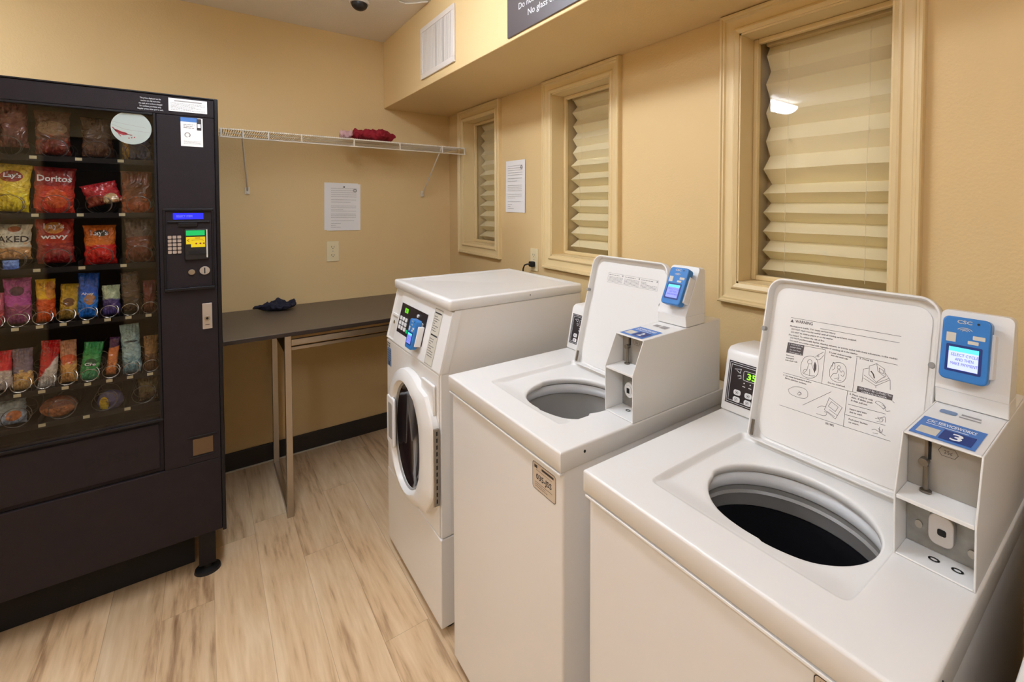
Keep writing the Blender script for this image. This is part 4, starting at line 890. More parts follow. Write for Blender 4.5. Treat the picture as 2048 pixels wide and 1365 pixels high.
# round door: glass, gasket, frame, handle, hinge
CY, CZ = 1.738, 0.592
def outp(k_, n=64):
    a = 2*math.pi*k_/n; y = CY+0.236*math.cos(a); z = CZ+0.240*math.sin(a)      # a=0 towards +Y
    if math.cos(a) < 0:
        hy = 1.497
        if abs(z-CZ) < 0.122: y = hy
        elif abs(z-CZ) < 0.20:
            q = (abs(z-CZ)-0.122)/0.078; y = min(y, hy+(1.562-hy)*q)
    return y, z
def dl(f_, x, gl=False):
    L = []
    for k_ in range(64):
        a = 2*math.pi*k_/64; gy, gz = CY+0.004+0.136*math.cos(a), CZ-0.002+0.187*math.sin(a); oy, oz = outp(k_)
        L.append((x, gy+(oy-gy)*f_, gz+(oz-gz)*f_))
    return L
dm = MB(); dm.loops([dl(0.0, 0.572), dl(0.12, 0.564), dl(0.22, 0.553), dl(0.30, 0.5495), dl(0.62, 0.5515), dl(0.90, 0.5610), dl(0.97, 0.5635), dl(1.0, 0.568), dl(1.0, 0.586)])
dm.f = [tuple(reversed(f)) for f in dm.f]
door = dm.build('door', 'enamel', t, sharp=35, label='round white door with dark glass')
dm = MB(); dm.loops([dl(-0.30, 0.5835), dl(-0.12, 0.5770), dl(0.0, 0.5715), dl(0.04, 0.5700)], cap0=True); dm.f = [tuple(reversed(f)) for f in dm.f]
dm.build('door_glass', 'dglass', door, sharp=60, label='dark glass')
dm = MB(); dm.loops([dl(0.005, 0.5690), dl(0.05, 0.5640), dl(0.105, 0.5640), dl(0.13, 0.5680)]); dm.f = [tuple(reversed(f)) for f in dm.f]
dm.build('gasket', 'plastic_grey', door, sharp=60)
Fh = face_left(0.554, 1.930, 0)
MB().rrect(Fh, 0.0, 0.085, 0.505, 0.692, 0.012, -0.003, 0.007).build('handle', 'plastic_white', door, bevel=0.004, seg=3)
MB().rrect(Fh, 0.022, 0.066, 0.530, 0.668, 0.008, 0.0065, 0.0074).build('handle_recess', 'plastic_grey', door)
MB().box((0.568, 1.4865, 0.448), (0.5855, 1.4965, 0.704)).build('hinge_plate', 'steel', door, bevel=0.001)
m = MB()
for i in range(11): m.box((0.5745, 1.4862, 0.458+0.0225*i), (0.5785, 1.4864, 0.472+0.0225*i))
m.build('hinge_slots', 'dark', door, flat=True)
# ------------------------------------------------------------------ vending machine
VX0, VX1, VY = -0.945, 0.047, 2.297
WX0, WX1, WZB, WZT = -0.905, -0.129, 0.655, 1.762       # window
t = thing('vending_machine', ((VX0+VX1)/2, 2.7, 0), 'tall black snack vending machine with glass front against the back wall', 'vending machine')
m = MB(); th = 0.02; VB = 3.10
m.box((VX0, VY+0.04, 0.17), (VX0+th, VB, 1.83)).box((VX1-th, VY+0.04, 0.17), (VX1, VB, 1.83)).box((VX0+th, VY+0.04, 1.81), (VX1-th, VB, 1.83)).box((VX0+th, VY+0.04, 0.17), (VX1-th, VB, 0.19)).box((VX0+th, VB-th, 0.19), (VX1-th, VB, 1.81))
m.build('cabinet', 'vend', t, bevel=0.003)
# door frame
m = MB(); m.box((VX0, VY, WZT), (VX1-0.012, VY+0.038, 1.83)).box((VX0, VY, 0.172), (VX1-0.012, VY+0.038, 0.455)).box((VX0, VY, 0.4552), (WX0, VY+0.038, WZT-0.0002)).box((WX0, VY+0.012, 0.4552), (WX1, VY+0.038, WZB-0.001))
m.build('door_frame', 'vend', t, bevel=0.003)
MB().box((VX1-0.0118, VY-0.004, 0.165), (VX1, VY+0.039, 1.836)).build('edge_trim', 'vend_edge', t, bevel=0.003)
MB().box((VX0, VY-0.003, 1.8305), (VX1-0.012, VY+0.038, 1.836)).build('top_trim', 'vend_edge', t, bevel=0.002)
m = MB(); m.box((WX1+0.0002, VY, 0.4552), (VX1-0.0122, VY+0.038, WZT-0.0002)); col = m.build('side_column', 'vend', t, bevel=0.003)
m = MB(); q = 0.008
m.box((WX0, VY-0.004, WZB-0.010), (WX1, VY+0.012, WZB)).box((WX1-q, VY-0.004, WZB), (WX1, VY+0.012, WZT)).box((WX0, VY-0.004, WZT-q), (WX1-q, VY+0.012, WZT)).box((WX0, VY-0.004, WZB), (WX0+q, VY+0.012, WZT-q))
m.build('window_trim', 'vend_edge', t, bevel=0.002)
MB().box((WX0+q, VY+0.003, WZB+0.001), (WX1-q, VY+0.009, WZT-q-0.001)).build('window_glass', 'vglass', t)
# delivery door below the glass
dd = MB().box((WX0+0.01, VY+0.004, 0.470), (WX1-0.012, VY+0.0115, 0.635)).build('delivery_door', 'vend', t, bevel=0.004)
m = MB(); Fv = face_front(VY+0.0038)
m.text(Fv, 'PUSH', -0.33, 0.53, 0.035, width=0.13, c=0.0004); m.build('push_lettering', 'vend_edge', dd, flat=True)
# header print and stickers
Fv = face_front(VY)
m = MB()
for k_, s_ in enumerate(('The prices displayed on the', 'machine are 10¢ more than', 'the cash price and are charged', 'for cashless purchases only.', 'Regular prices when paid in cash.')):
    m.text(Fv, s_, -0.142, 1.8105-0.0095*k_, 0.0052, width=0.00205*len(s_), c=0.0006, align='C')
m.build('header_lettering', 'inkwhite', t, flat=True)
s1 = MB().quad(Fv, -0.094, 0.015, 1.776, 1.823, 0.0006).build('notice_sticker', 'paper', t, flat=True, label='white notice sticker')
m = MB(); m.quad(Fv, -0.078, 0.0, 1.812, 1.816, 0.0009); lines_of_print(m, Fv, -0.088, 0.009, 1.780, 1.808, 6, 0.0016, 0.0009, 0, 31); m.build('sticker_print', 'inkgrey', s1, flat=True)
s2 = MB().quad(Fv, -0.062, 0.001, 1.651, 1.757, 0.0006).build('poster_sticker', 'paper', t, flat=True, label='white payment sticker with blue top band')
MB().quad(Fv, -0.062, -0.014, 1.741, 1.757, 0.0009).build('blue_band', 'bluelight', s2, flat=True)
m = MB(); m.rrect(Fv, -0.016, -0.003, 1.712, 1.755, 0.002, 0.0007, 0.0011).build('phone_picture', 'ink', s2, flat=True)
MB().quad(Fv, -0.014, -0.005, 1.722, 1.736, 0.0013).build('phone_screen', 'inkwhite', s2, flat=True)
m = MB(); m.ring(Fv, -0.043, 1.693, 0.0075, 0.008, 0.002, 0.0009, t0=-1.0, t1=4.6); lines_of_print(m, Fv, -0.054, -0.022, 1.716, 1.734, 3, 0.0024, 0.0009, 0, 33); lines_of_print(m, Fv, -0.054, -0.006, 1.659, 1.672, 3, 0.0012, 0.0009, 0, 34)
m.build('sticker_print', 'inkgrey', s2, flat=True)
ov = MB().disc(face_front(VY+0.003), -0.193, 1.7035, 0.052, 0.0575, 0.0002, 0.0008, n=48).build('oval_sticker', 'oval', t, flat=True, label='pale oval sticker on the glass')
m = MB(); Fo = face_front(VY+0.003)
m.stroke(Fo, [(-0.243, 1.722), (-0.215, 1.716), (-0.19, 1.712), (-0.165, 1.708), (-0.155, 1.706)], 0.0012, 0.001).stroke(Fo, [(-0.243, 1.712), (-0.21, 1.697), (-0.18, 1.694), (-0.143, 1.690)], 0.0014, 0.001).stroke(Fo, [(-0.235, 1.690), (-0.20, 1.680), (-0.19, 1.672)], 0.0012, 0.001)
m.build('branch_print', 'inkgrey', ov, flat=True)
m = MB(); m.poly(Fo, [(-0.236, 1.696), (-0.234, 1.689), (-0.226, 1.681), (-0.214, 1.676), (-0.205, 1.678), (-0.203, 1.683), (-0.210, 1.687), (-0.219, 1.689), (-0.228, 1.694)], 0.001)
m.stroke(Fo, [(-0.240, 1.701), (-0.232, 1.690)], 0.003, 0.001).stroke(Fo, [(-0.206, 1.680), (-0.192, 1.678)], 0.002, 0.001).stroke(Fo, [(-0.226, 1.680), (-0.220, 1.672)], 0.002, 0.001)
for a_, b_ in ((-0.193, 1.669), (-0.186, 1.671), (-0.200, 1.667)): m.disc(Fo, a_, b_, 0.002, 0.002, 0.0009, 0.0011, n=10)
m.build('red_print', 'redprint', ov, flat=True)
# payment panel
m = MB(); a0, a1, b0, b1 = -0.117, 0.027, 1.117, 1.420
m.fbox(Fv, a0, a1, b1-0.008, b1, 0.0003, 0.007).fbox(Fv, a0, a1, b0, b0+0.010, 0.0003, 0.014).fbox(Fv, a0, a0+0.007, b0+0.010, b1-0.008, 0.0003, 0.006).fbox(Fv, a1-0.007, a1, b0+0.010, b1-0.008, 0.0003, 0.006)
pp = m.build('payment_panel', 'vend_edge', col, bevel=0.002)
MB().quad(Fv, -0.089, -0.003, 1.3805, 1.4035, 0.0015).build('display', 'vfd_blue', pp, flat=True, label='lit blue display')
m = MB(); m.text(Fv, 'SELECT ITEM', -0.080, 1.388, 0.0075, width=0.045, c=0.002); m.build('display_text', 'screen_dim', pp, flat=True)
MB().fbox(Fv, -0.105, 0.016, 1.368, 1.374, 0.0003, 0.006).fbox(Fv, -0.075, -0.020, 1.352, 1.3678, 0.0003, 0.005).build('display_lip', 'vend_edge', pp, bevel=0.002)
for i in range(3):
    for j in range(5):
        MB().rrect(Fv, -0.105+0.0133*i, -0.0945+0.0133*i, 1.255+0.0138*j, 1.2655+0.0138*j, 0.002, 0.0003, 0.003).build('key', 'beige_key', pp)
ba = MB().rrect(Fv, -0.058, 0.011, 1.230, 1.343, 0.004, 0.0003, 0.010).build('bill_acceptor', 'black', pp, bevel=0.002)
MB().quad(Fv, -0.054, 0.000, 1.320, 1.339, 0.0104).build('green_light', 'bill_green', ba, flat=True, label='lit green strip')
m = MB(); m.poly(Fv, [(-0.054, 1.315), (-0.054, 1.288), (-0.040, 1.288), (-0.040, 1.276), (0.001, 1.276), (0.001, 1.315)][::-1], 0.0104).build('yellow_sticker', 'bill_yellow', ba, flat=True, label='yellow sticker')
m = MB(); m.stroke(Fv, [(-0.045, 1.307), (-0.050, 1.302), (-0.045, 1.297)], 0.0015, 0.0107).stroke(Fv, [(-0.038, 1.302), (-0.008, 1.304), (-0.004, 1.300)], 0.001, 0.0107)
for a_ in (-0.025, -0.013, -0.003): m.disc(Fv, a_, 1.290, 0.003, 0.003, 0.0105, 0.0107, n=10)
m.quad(Fv, -0.028, -0.014, 1.309, 1.311, 0.0107); m.build('yellow_sticker_print', 'redprint', ba, flat=True)
MB().fbox(Fv, -0.048, 0.002, 1.250, 1.262, 0.0102, 0.013).build('bill_slot', 'dark', ba)
MB().quad(Fv, 0.004, 0.008, 1.236, 1.342, 0.0104).build('white_edge', 'labelpaper', ba, flat=True)  # plain white edge of the bill acceptor, unlit
MB().disc(Fv, -0.040, 1.183, 0.010, 0.010, 0.0003, 0.005).build('coin_return_button', 'steel', pp, bevel=0.001)
cs = MB().disc(Fv, -0.002, 1.186, 0.0155, 0.0155, 0.0003, 0.004).build('coin_slot', 'silver', pp, bevel=0.001)
MB().fbox(Fv, -0.004, -0.0005, 1.175, 1.197, 0.0038, 0.0046).build('slit', 'dark', cs)
lp = MB().rrect(Fv, -0.012, 0.017, 0.963, 1.061, 0.002, 0.0003, 0.003).build('lock_plate', 'silver', col, bevel=0.001)
MB().disc(Fv, 0.002, 1.004, 0.0085, 0.0095, 0.003, 0.009).build('lock_cylinder', 'steel', lp, bevel=0.001)
MB().disc(Fv, 0.002, 1.004, 0.004, 0.0045, 0.0091, 0.0094).fbox(Fv, -0.004, 0.009, 0.978, 0.980, 0.003, 0.0033).build('lock_core', 'dark', lp)
m = MB(); a0, a1, b0, b1 = -0.064, 0.024, 0.478, 0.560
m.fbox(Fv, a0, a1, b1-0.004, b1, 0.0003, 0.005).fbox(Fv, a0, a1, b0, b0+0.003, 0.0003, 0.003)
cr_ = m.build('coin_return', 'vend_edge', col, bevel=0.001)
MB().fbox(Fv, -0.048, 0.011, 0.487, 0.548, 0.0003, 0.002).build('coin_return_flap', mat('amber flap', srgb(96, 72, 46), 0.3), cr_)
# legs
for x in (VX0+0.055, VX1-0.060):
    for y in (2.350, 3.03):
        lg = MB().box((x-0.026, y-0.02, 0.030), (x+0.026, y+0.05, 0.1695)).build('leg', 'vend_edge', t, bevel=0.002)
        lathe(MB(), x, y, [(0.012, 0.0298), (0.012, 0.014), (0.040, 0.010), (0.042, 0.0)], n=24, cap0=True, cap1=True).build('levelling_foot', 'rubber', lg)
MB().box((VX0+0.12, 2.425, 0.004), (VX1-0.10, 2.435, 0.1695)).build('under_shade', 'dark', t)  # dark sheet standing in for the shade under the machine
# interior
MB().box((VX0+th+0.001, VY+0.075, 0.60), (WX0-0.0, VB-0.06, 1.78)).box((WX1+0.012, VY+0.075, 0.60), (WX1+0.02, VB-0.06, 1.78)).box((WX0, VB-0.08, 0.60), (WX1+0.012, VB-0.06, 1.78)).box((WX0, VY+0.075, 1.78), (WX1+0.012, VB-0.06, 1.80)).build('interior_liner', 'vend_in', t)
TRAYS = [1.590, 1.400, 1.218, 1.030, 0.813, 0.700]
WIDE = [-0.185-0.1025*i for i in range(7)]
NARR = [-0.163-0.0530*i for i in range(13)]
TAGX = [[-0.436, -0.332, -0.232]+[-0.54, -0.64, -0.74, -0.84]]*0
for k_, z in enumerate(TRAYS):
    m = MB(); m.box((WX0+0.004, VY+0.055, z-0.008), (WX1+0.011, VB-0.085, z-0.004)).box((WX0+0.004, VY+0.050, z-0.012), (WX1+0.011, VY+0.0548, z+0.006))
    wide = k_ in (0, 1, 2, 5); cols = WIDE if wide else NARR; pitch = 0.1025 if wide else 0.053
    for x in cols[:-1]:
        m.box((x-pitch/2-0.001, VY+0.060, z-0.0038), (x-pitch/2+0.001, VB-0.086, z+0.022))
    tr = m.build('tray', 'vend_tray', t)
    rad = 0.032 if wide else 0.0215
    for x in cols:
        if x-rad < WX0+0.01: continue
        y0_ = VY+0.068; P = []
        turns = 4 if wide else 5; n_ = 20
        for i in range(turns*n_+1):
            a = 2*math.pi*i/n_-math.pi/2
            P.append((x+rad*math.cos(a), y0_+0.075*max(0, i-n_)/n_+0.004*min(1, i/n_), z+rad+0.002+rad*math.sin(a)))
        MB().tube(P, 0.0010 if wide else 0.0012, 5).build('coil', 'coil_dark' if wide else 'steel', t)
        ox = 0.040 if wide else 0.0
        if x-ox-0.01 > WX0+0.02:
            MB().box((x-ox-0.010, VY+0.0478, z-0.006), (x-ox+0.006, VY+0.0498, z+0.004)).build('price_tag', 'tag', t)
MB().box((WX0+0.004, VY+0.055, 0.652), (WX1+0.011, VB-0.085, 0.656)).build('delivery_chute', 'vend_tray', t)

# interior lamp of the machine (upright tube beside the product window)
ltube = MB().tube([(-0.89, VY+0.050, 0.70), (-0.89, VY+0.050, 1.74)], 0.008, 12).build('lamp_tube', mat('lit lamp tube', (1.0, 0.86, 0.66, 1), 0.5, emit=3.5), t, label='lit upright lamp tube')

# ------------------------------------------------------------------ snacks
def pack_mat(name, c1, c2, zb, h_, c3=None, el=None, rough=0.28, dis=0.012, speck=0.25, diag=0.0):
    m_, n, l, p = new_mat(name); tc = n.new('ShaderNodeTexCoord'); sep = n.new('ShaderNodeSeparateXYZ'); l.new(tc.outputs['Object'], sep.inputs[0])
    nz = n.new('ShaderNodeTexNoise'); nz.inputs['Scale'].default_value = 45; nz.inputs['Detail'].default_value = 3; l.new(tc.outputs['Object'], nz.inputs['Vector'])
    def mt(op, a, b):
        q = n.new('ShaderNodeMath'); q.operation = op
        for i, x in enumerate((a, b)):
            if isinstance(x, (int, float)): q.inputs[i].default_value = x
            else: l.new(x, q.inputs[i])
        return q.outputs[0]
    off = mt('MULTIPLY', mt('SUBTRACT', nz.outputs['Fac'], 0.5), dis*2)
    zz = mt('ADD', mt('ADD', sep.outputs[2], off), mt('MULTIPLY', sep.outputs[0], diag))
    mr = n.new('ShaderNodeMapRange'); mr.inputs[1].default_value = zb*h_-0.003; mr.inputs[2].default_value = zb*h_+0.003; l.new(zz, mr.inputs[0])
    mx = n.new('ShaderNodeMixRGB'); mx.inputs[1].default_value = c2; mx.inputs[2].default_value = c1; l.new(mr.outputs[0], mx.inputs[0])
    out = mx.outputs[0]
    if c3:
        ex, ez, rx, rz = el
        dx = mt('DIVIDE', mt('SUBTRACT', sep.outputs[0], ex), rx); dz = mt('DIVIDE', mt('SUBTRACT', sep.outputs[2], ez), rz)
        r_ = mt('ADD', mt('MULTIPLY', dx, dx), mt('MULTIPLY', dz, dz)); k_ = mt('LESS_THAN', mt('ADD', r_, mt('MULTIPLY', off, 12)), 1.0)
        m3 = n.new('ShaderNodeMixRGB'); l.new(k_, m3.inputs[0]); l.new(out, m3.inputs[1]); m3.inputs[2].default_value = c3; out = m3.outputs[0]
    # printed picture: warped blotches in lighter and darker tones of the pack's own colours
    vo = n.new('ShaderNodeTexVoronoi'); vo.inputs['Scale'].default_value = 55; vo.inputs['Randomness'].default_value = 1.0; l.new(tc.outputs['Object'], vo.inputs['Vector'])
    bl = n.new('ShaderNodeMixRGB'); bl.inputs[2].default_value = (min(1, c2[0]*1.6+0.08), min(1, c2[1]*1.5+0.05), min(1, c2[2]*1.3+0.02), 1)
    low = mt('LESS_THAN', sep.outputs[2], 0.50*h_); l.new(mt('MULTIPLY', mt('MULTIPLY', low, mt('LESS_THAN', vo.outputs['Distance'], 0.30)), 0.55), bl.inputs[0]); l.new(out, bl.inputs[1]); out = bl.outputs[0]
    dk_ = n.new('ShaderNodeMixRGB'); dk_.inputs[2].default_value = (c2[0]*0.35, c2[1]*0.3, c2[2]*0.3, 1)
    nd = n.new('ShaderNodeTexNoise'); nd.inputs['Scale'].default_value = 38; nd.inputs['Distortion'].default_value = 2.5; l.new(tc.outputs['Object'], nd.inputs['Vector'])
    l.new(mt('MULTIPLY', mt('GREATER_THAN', nd.outputs['Fac'], 0.60), 0.5), dk_.inputs[0]); l.new(out, dk_.inputs[1]); out = dk_.outputs[0]
    n2 = n.new('ShaderNodeTexNoise'); n2.inputs['Scale'].default_value = 110; n2.inputs['Detail'].default_value = 4; l.new(tc.outputs['Object'], n2.inputs['Vector'])
    mr2 = n.new('ShaderNodeMapRange'); mr2.inputs[1].default_value = 0.35; mr2.inputs[2].default_value = 0.65; mr2.inputs[3].default_value = 1-speck; mr2.inputs[4].default_value = 1+speck*0.5; l.new(n2.outputs['Fac'], mr2.inputs[0])
    mm = n.new('ShaderNodeMixRGB'); mm.blend_type = 'MULTIPLY'; mm.inputs[0].default_value = 1; l.new(out, mm.inputs[1])
    cbn = n.new('ShaderNodeCombineXYZ')
    for i in range(3): l.new(mr2.outputs[0], cbn.inputs[i])
    l.new(cbn.outputs[0], mm.inputs[2]); l.new(mm.outputs[0], p.inputs['Base Color'])
    p.inputs['Roughness'].default_value = 0.2; p.inputs['Specular IOR Level'].default_value = 0.9
    b = n.new('ShaderNodeBump'); b.inputs['Strength'].default_value = 0.9; b.inputs['Distance'].default_value = 0.010
    n3 = n.new('ShaderNodeTexNoise'); n3.inputs['Scale'].default_value = 30; n3.inputs['Detail'].default_value = 2; n3.inputs['Distortion'].default_value = 1.5; l.new(tc.outputs['Object'], n3.inputs['Vector'])
    l.new(n3.outputs['Fac'], b.inputs['Height']); l.new(b.outputs['Normal'], p.inputs['Normal'])
    return m_
def snack(key, name, lab, cat, group, c1, c2, zb=0.5, c3=None, el=None, T=0.016, tilt=0.0, texts=(), shape='bag', dw=0, dh=0, lean=0.0, diag=0.0, tcol='inkwhite', speck=0.25):
    X, Z, W_, H_ = SNACK_POS[key]; W_ += dw; H_ += dh
    base = Vector((X, VY+0.112, Z+0.0035)); rg = random.Random(hash(lab) % 1000 if False else sum(map(ord, lab)))
    ph = [rg.uniform(0, 6.28) for _ in range(8)]
    tilt_ = math.radians(tilt)
    ct, st_ = math.cos(tilt_), math.sin(tilt_)
    cu = T
    def th_(u_, v_):
        if shape == 'bag':
            e = max(0, 1-abs(u_)**2.6)**0.6*max(0, 1-abs(v_)**5)**0.7
            cr2 = abs(v_)**3*0.5*math.sin(17*u_+ph[4]+2*math.sin(3*u_))
            return cu*e*(1+0.14*math.sin(3*u_+ph[0]+2*v_)+0.12*math.sin(5*v_+ph[1])+0.10*math.sin(7*u_-6*v_+ph[5])+cr2)+cu*0.03
        if shape == 'bar': return cu*(max(0, 1-abs(u_)**4)**0.5)*max(0, 1-abs(v_)**8)**0.5*(1+0.05*math.sin(6*v_+ph[0]))
        return cu*max(0, 1-(u_*u_+v_*v_))**0.4
    def pos(u_, v_, s_):
        wsc = 1-0.05*(1-abs(v_)**2)*math.sin(ph[2]) if shape == 'bag' else 1
        edge = (0.025*math.sin(9*v_+ph[3]+2*u_)+0.015*math.sin(17*v_+ph[6]))*abs(u_)
        x = u_*W_/2*(0.97+edge)*(1 if shape != 'bag' else (0.94+0.06*abs(v_)**3)); z = (v_+1)*H_/2*1.0
        if shape == 'round': x = u_*W_/2; z = (v_+1)*H_/2
        y = -s_*th_(u_, v_)
        z0 = z-H_/2; x, z = x*ct-z0*st_, H_/2+x*st_+z0*ct
        return base+Vector((x, y+lean*z, z))
    NU, NV_ = 26, 26
    m = MB()
    if shape == 'round':
        for s_ in (1, -1):
            LL = []
            for i in range(9):
                rr = math.sin(math.pi/2*i/8) if i else 0.02
                LL.append([pos(rr*math.cos(2*math.pi*j/28), rr*math.sin(2*math.pi*j/28), s_) for j in range(28)])
            if s_ < 0: LL = [list(reversed(L)) for L in LL]
            m.loops(LL, cap0=False)
    else:
        for s_ in (1, -1):
            LL = []
            for i in range(NV_+1):
                v_ = -1+2*i/NV_
                L = [pos(-1+2*j/NU, v_, s_) for j in range(NU+1)]
                if s_ < 0: L.reverse()
                LL.append(L)
            m.loops(LL, close=False)
    pm = pack_mat(lab.split(',')[0][:40], c1, c2, zb, H_, c3, el and (el[0]*W_/2, el[1]*H_, el[2]*W_/2, el[3]*H_), speck=speck, diag=diag)
    mn = min(q.z for q in m.v); org = Vector((X, base.y, mn))
    for q in m.v: q.z -= mn-(Z+0.0030)
    dz = -(mn-(Z+0.0030)); org.z = Z+0.0030
    o = m.build(name, pm, origin=org, sharp=60); tag(o, lab, cat, group)
    for (s_, tv, hh_, ww, col_) in texts:
        tm = MB(); vs_, fs, wdt = text_geo(s_, 1)
        kx = ww*W_/wdt; ky = hh_/0.7; P = []
        for x, y in vs_:
            uu = (x*kx-ww*W_/2)/(W_/2); vv = ((tv*H_+y*ky)/H_)*2-1
            q = pos(max(-.97, min(.97, uu)), max(-.97, min(.97, vv)), 1); q = q+Vector((0, -0.0009, dz)); P.append(q)
        tm.add(P, fs); tm.build('lettering', col_, o, flat=True)
    return o
R_ = srgb
G1, G2, G3 = 'crisp bags on the upper trays', 'small packets on the narrow trays', 'packets on the bottom tray'
snack('a1', 'crisp_bag', 'dull plum coloured crisp bag, leftmost in view on the top tray', 'crisp bag', G1, R_(128, 66, 66), R_(112, 60, 54), 0.4)  # top-tray bags: dim light up there put into darker pack colours
snack('b1', 'crisp_bag', 'brown and cream crisp bag with red base on the top tray', 'crisp bag', G1, R_(116, 76, 58), R_(132, 52, 38), 0.33, R_(150, 118, 88), (0, .6, .8, .16))
snack('c1', 'crisp_bag', 'plain brown crisp bag on the top tray left of the oval sticker', 'crisp bag', G1, R_(84, 54, 38), R_(104, 70, 50), 0.35, dh=0.02)
snack('d1', 'crisp_bag', 'blue crisp bag with yellow corner partly behind the oval sticker', 'crisp bag', G1, R_(44, 64, 110), R_(54, 74, 124), 0.4, R_(190, 150, 60), (-0.8, .3, .35, .4))
snack('a2', 'crisp_bag', 'bright yellow crisp bag on the second tray', 'crisp bag', G1, R_(238, 208, 60), R_(226, 200, 30), 0.42, R_(150, 40, 30), (0.0, .76, .62, .12), tilt=-4, texts=(("Lay's", .72, .014, .50, 'inkwhite'),))
snack('b2', 'crisp_bag', 'glossy red crisp bag with white name across its top', 'crisp bag', G1, R_(150, 26, 30), R_(200, 56, 36), 0.62, R_(214, 90, 40), (0.1, .35, .5, .2), tilt=-3, texts=(('Doritos', .70, .020, .86, 'inkwhite'),))
snack('c2', 'snack_packet', 'red and clear packet lying tilted on the second tray', 'snack packet', G1, R_(190, 40, 50), R_(150, 60, 40), 0.5, R_(214, 180, 130), (0.5, .4, .4, .3), T=0.016, tilt=16, dh=-0.022, dw=-0.004)
snack('d2', 'crisp_bag', 'dim orange crisp bag at the right end of the second tray', 'crisp bag', G1, R_(118, 52, 22), R_(156, 66, 26), 0.3, R_(92, 40, 16), (0, .6, .6, .2))
snack('a3', 'crisp_bag', 'white crisp bag with dark baked lettering on the third tray', 'crisp bag', G1, R_(226, 224, 200), R_(196, 150, 96), 0.36, R_(190, 110, 70), (0.2, .88, .3, .08), tilt=-2, texts=(('BAKED', .50, .020, .92, 'ink'),))
snack('b3', 'crisp_bag', 'dark red crisp bag with wavy lettering on the third tray', 'crisp bag', G1, R_(178, 44, 26), R_(150, 30, 32), 0.45, R_(226, 150, 60), (0.0, .80, .5, .13), texts=(("Lay's", .79, .017, .56, 'inkwhite'), ('wavy', .56, .016, .74, 'inkwhite')))
snack('c3', 'crisp_bag', 'orange topped red crisp bag on the third tray', 'crisp bag', G1, R_(224, 118, 34), R_(214, 34, 28), 0.5, R_(60, 60, 30), (0.1, .80, .45, .08), texts=(("Lay's", .75, .017, .56, 'inkwhite'),))
snack('d3', 'crisp_bag', 'grey topped brown crisp bag at the right end of the third tray', 'crisp bag', G1, R_(100, 84, 78), R_(104, 44, 30), 0.6)
snack('a3b', 'snack_packet', 'tiny light blue packet on the tray lip below the white bag', 'snack packet', None, R_(130, 170, 236), R_(90, 130, 210), 0.4, T=0.01, shape='bar')
snack('a4', 'snack_packet', 'pink packet cut by the left picture edge on the fourth tray', 'snack packet', G2, R_(220, 110, 130), R_(190, 70, 80), 0.5)
snack('b4', 'snack_packet', 'shiny magenta packet on the fourth tray', 'snack packet', G2, R_(186, 74, 160), R_(150, 66, 110), 0.4, R_(90, 50, 80), (0.0, .72, .5, .1), T=0.013)
snack('c4', 'snack_packet', 'yellow and orange red chocolate packet on the fourth tray', 'snack packet', G2, R_(244, 196, 30), R_(224, 84, 24), 0.55, R_(226, 150, 60), (0.5, .75, .5, .2), T=0.013)
snack('d4', 'snack_packet', 'mustard yellow nut packet on the fourth tray', 'snack packet', G2, R_(200, 164, 40), R_(176, 140, 60), 0.3, R_(120, 80, 40), (0, .5, .6, .12), T=0.012, tilt=-4)
snack('e4', 'snack_packet', 'bright blue cookie packet on the fourth tray', 'snack packet', G2, R_(36, 100, 214), R_(40, 130, 230), 0.5, R_(180, 130, 90), (0.2, .42, .5, .12), T=0.013, tilt=-3, texts=(('Ahoy', .52, .008, .6, 'inkwhite'),))
snack('f4', 'snack_packet', 'pale green and purple packet with white top on the fourth tray', 'snack packet', G2, R_(196, 210, 170), R_(90, 76, 140), 0.55, T=0.012)
snack('g4', 'snack_packet', 'tall dark brown bar on the fourth tray', 'snack packet', G2, R_(72, 52, 36), R_(56, 38, 26), 0.4, T=0.012, shape='bar', tilt=2)
snack('h4', 'snack_packet', 'dim dark red packet at the right end of the fourth tray', 'snack packet', G2, R_(110, 30, 34), R_(96, 40, 30), 0.4, T=0.012)
snack('a5', 'snack_packet', 'red and white packet cut by the left picture edge on the fifth tray', 'snack packet', G2, R_(226, 36, 54), R_(214, 200, 190), 0.5, T=0.012)
snack('b5', 'snack_packet', 'grey biscuit packet with tan crackers on the fifth tray', 'snack packet', G2, R_(130, 116, 130), R_(226, 180, 110), 0.42, T=0.012)
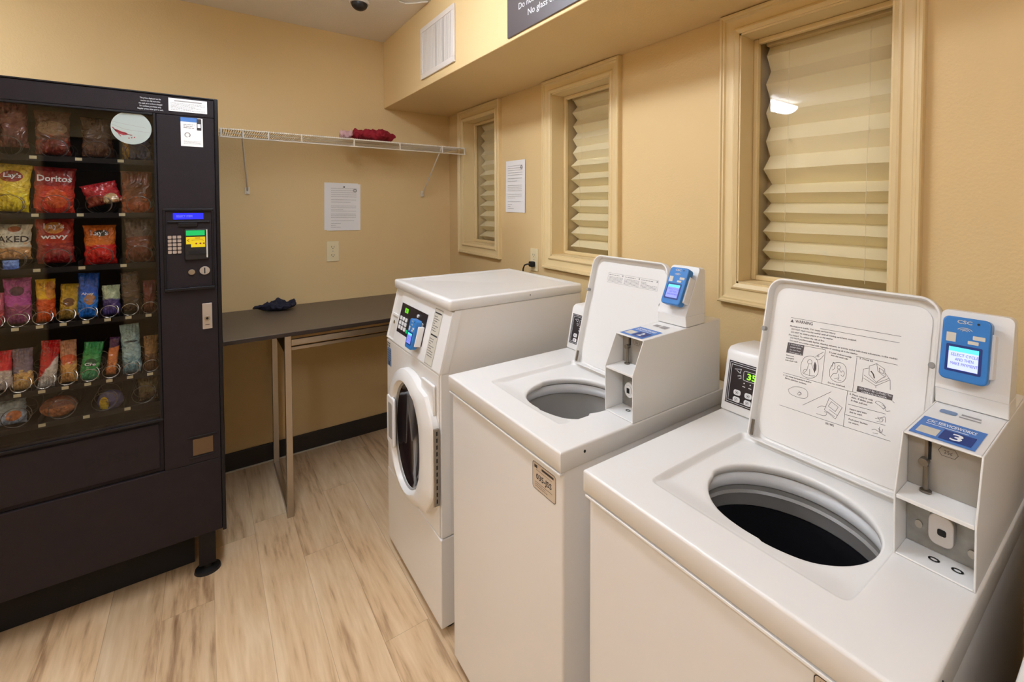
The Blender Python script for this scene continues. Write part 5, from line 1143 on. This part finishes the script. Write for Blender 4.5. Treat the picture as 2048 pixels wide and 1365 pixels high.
snack('c5', 'snack_packet', 'red and white striped wafer packet on the fifth tray', 'snack packet', G2, R_(206, 30, 34), R_(224, 214, 200), 0.45, T=0.012, tilt=-5, diag=-1.6)
snack('d5', 'snack_packet', 'tan and orange cracker packet on the fifth tray', 'snack packet', G2, R_(206, 150, 110), R_(232, 170, 90), 0.42, R_(214, 96, 50), (0, .55, .9, .12), T=0.012)
snack('e5', 'snack_packet', 'green cream biscuit packet leaning right on the fifth tray', 'snack packet', G2, R_(54, 160, 84), R_(90, 180, 120), 0.3, R_(40, 90, 60), (0, .5, .55, .1), T=0.012, tilt=-8, texts=(('Cre', .40, .010, .6, 'inkwhite'),))
snack('f5', 'snack_packet', 'slim orange and purple stick packet on the fifth tray', 'snack packet', G2, R_(90, 50, 90), R_(222, 130, 70), 0.75, T=0.010, tilt=-6, dw=-0.012, shape='bar')
snack('g5', 'snack_packet', 'tall pale teal bar on the fifth tray', 'snack packet', G2, R_(160, 196, 196), R_(130, 170, 176), 0.35, R_(40, 60, 70), (0, .66, .7, .02), T=0.012, tilt=2)
snack('h5', 'snack_packet', 'brown and gold packet at the right end of the fifth tray', 'snack packet', G2, R_(150, 110, 60), R_(112, 76, 46), 0.5, T=0.012)
snack('a6', 'snack_packet', 'pale blue pastry packet with orange spots on the bottom tray', 'snack packet', G3, R_(150, 170, 180), R_(170, 190, 214), 0.5, R_(220, 130, 70), (0.3, .35, .4, .18), T=0.016, dh=-0.02)
snack('b6', 'pastry', 'round brown wrapped pastry on the bottom tray', 'pastry', G3, R_(132, 76, 52), R_(186, 118, 76), 0.5, T=0.02, shape='round', dh=-0.022, speck=0.35)
snack('c6', 'snack_packet', 'round blue and yellow pie packet on the bottom tray', 'snack packet', G3, R_(84, 84, 130), R_(84, 84, 130), 0.5, R_(214, 180, 40), (-0.45, .4, .35, .35), T=0.016, shape='round', dh=-0.02)
snack('d6', 'snack_packet', 'dim olive brown packet at the right end of the bottom tray', 'snack packet', G3, R_(96, 84, 40), R_(80, 60, 34), 0.4, T=0.014, dh=-0.02)
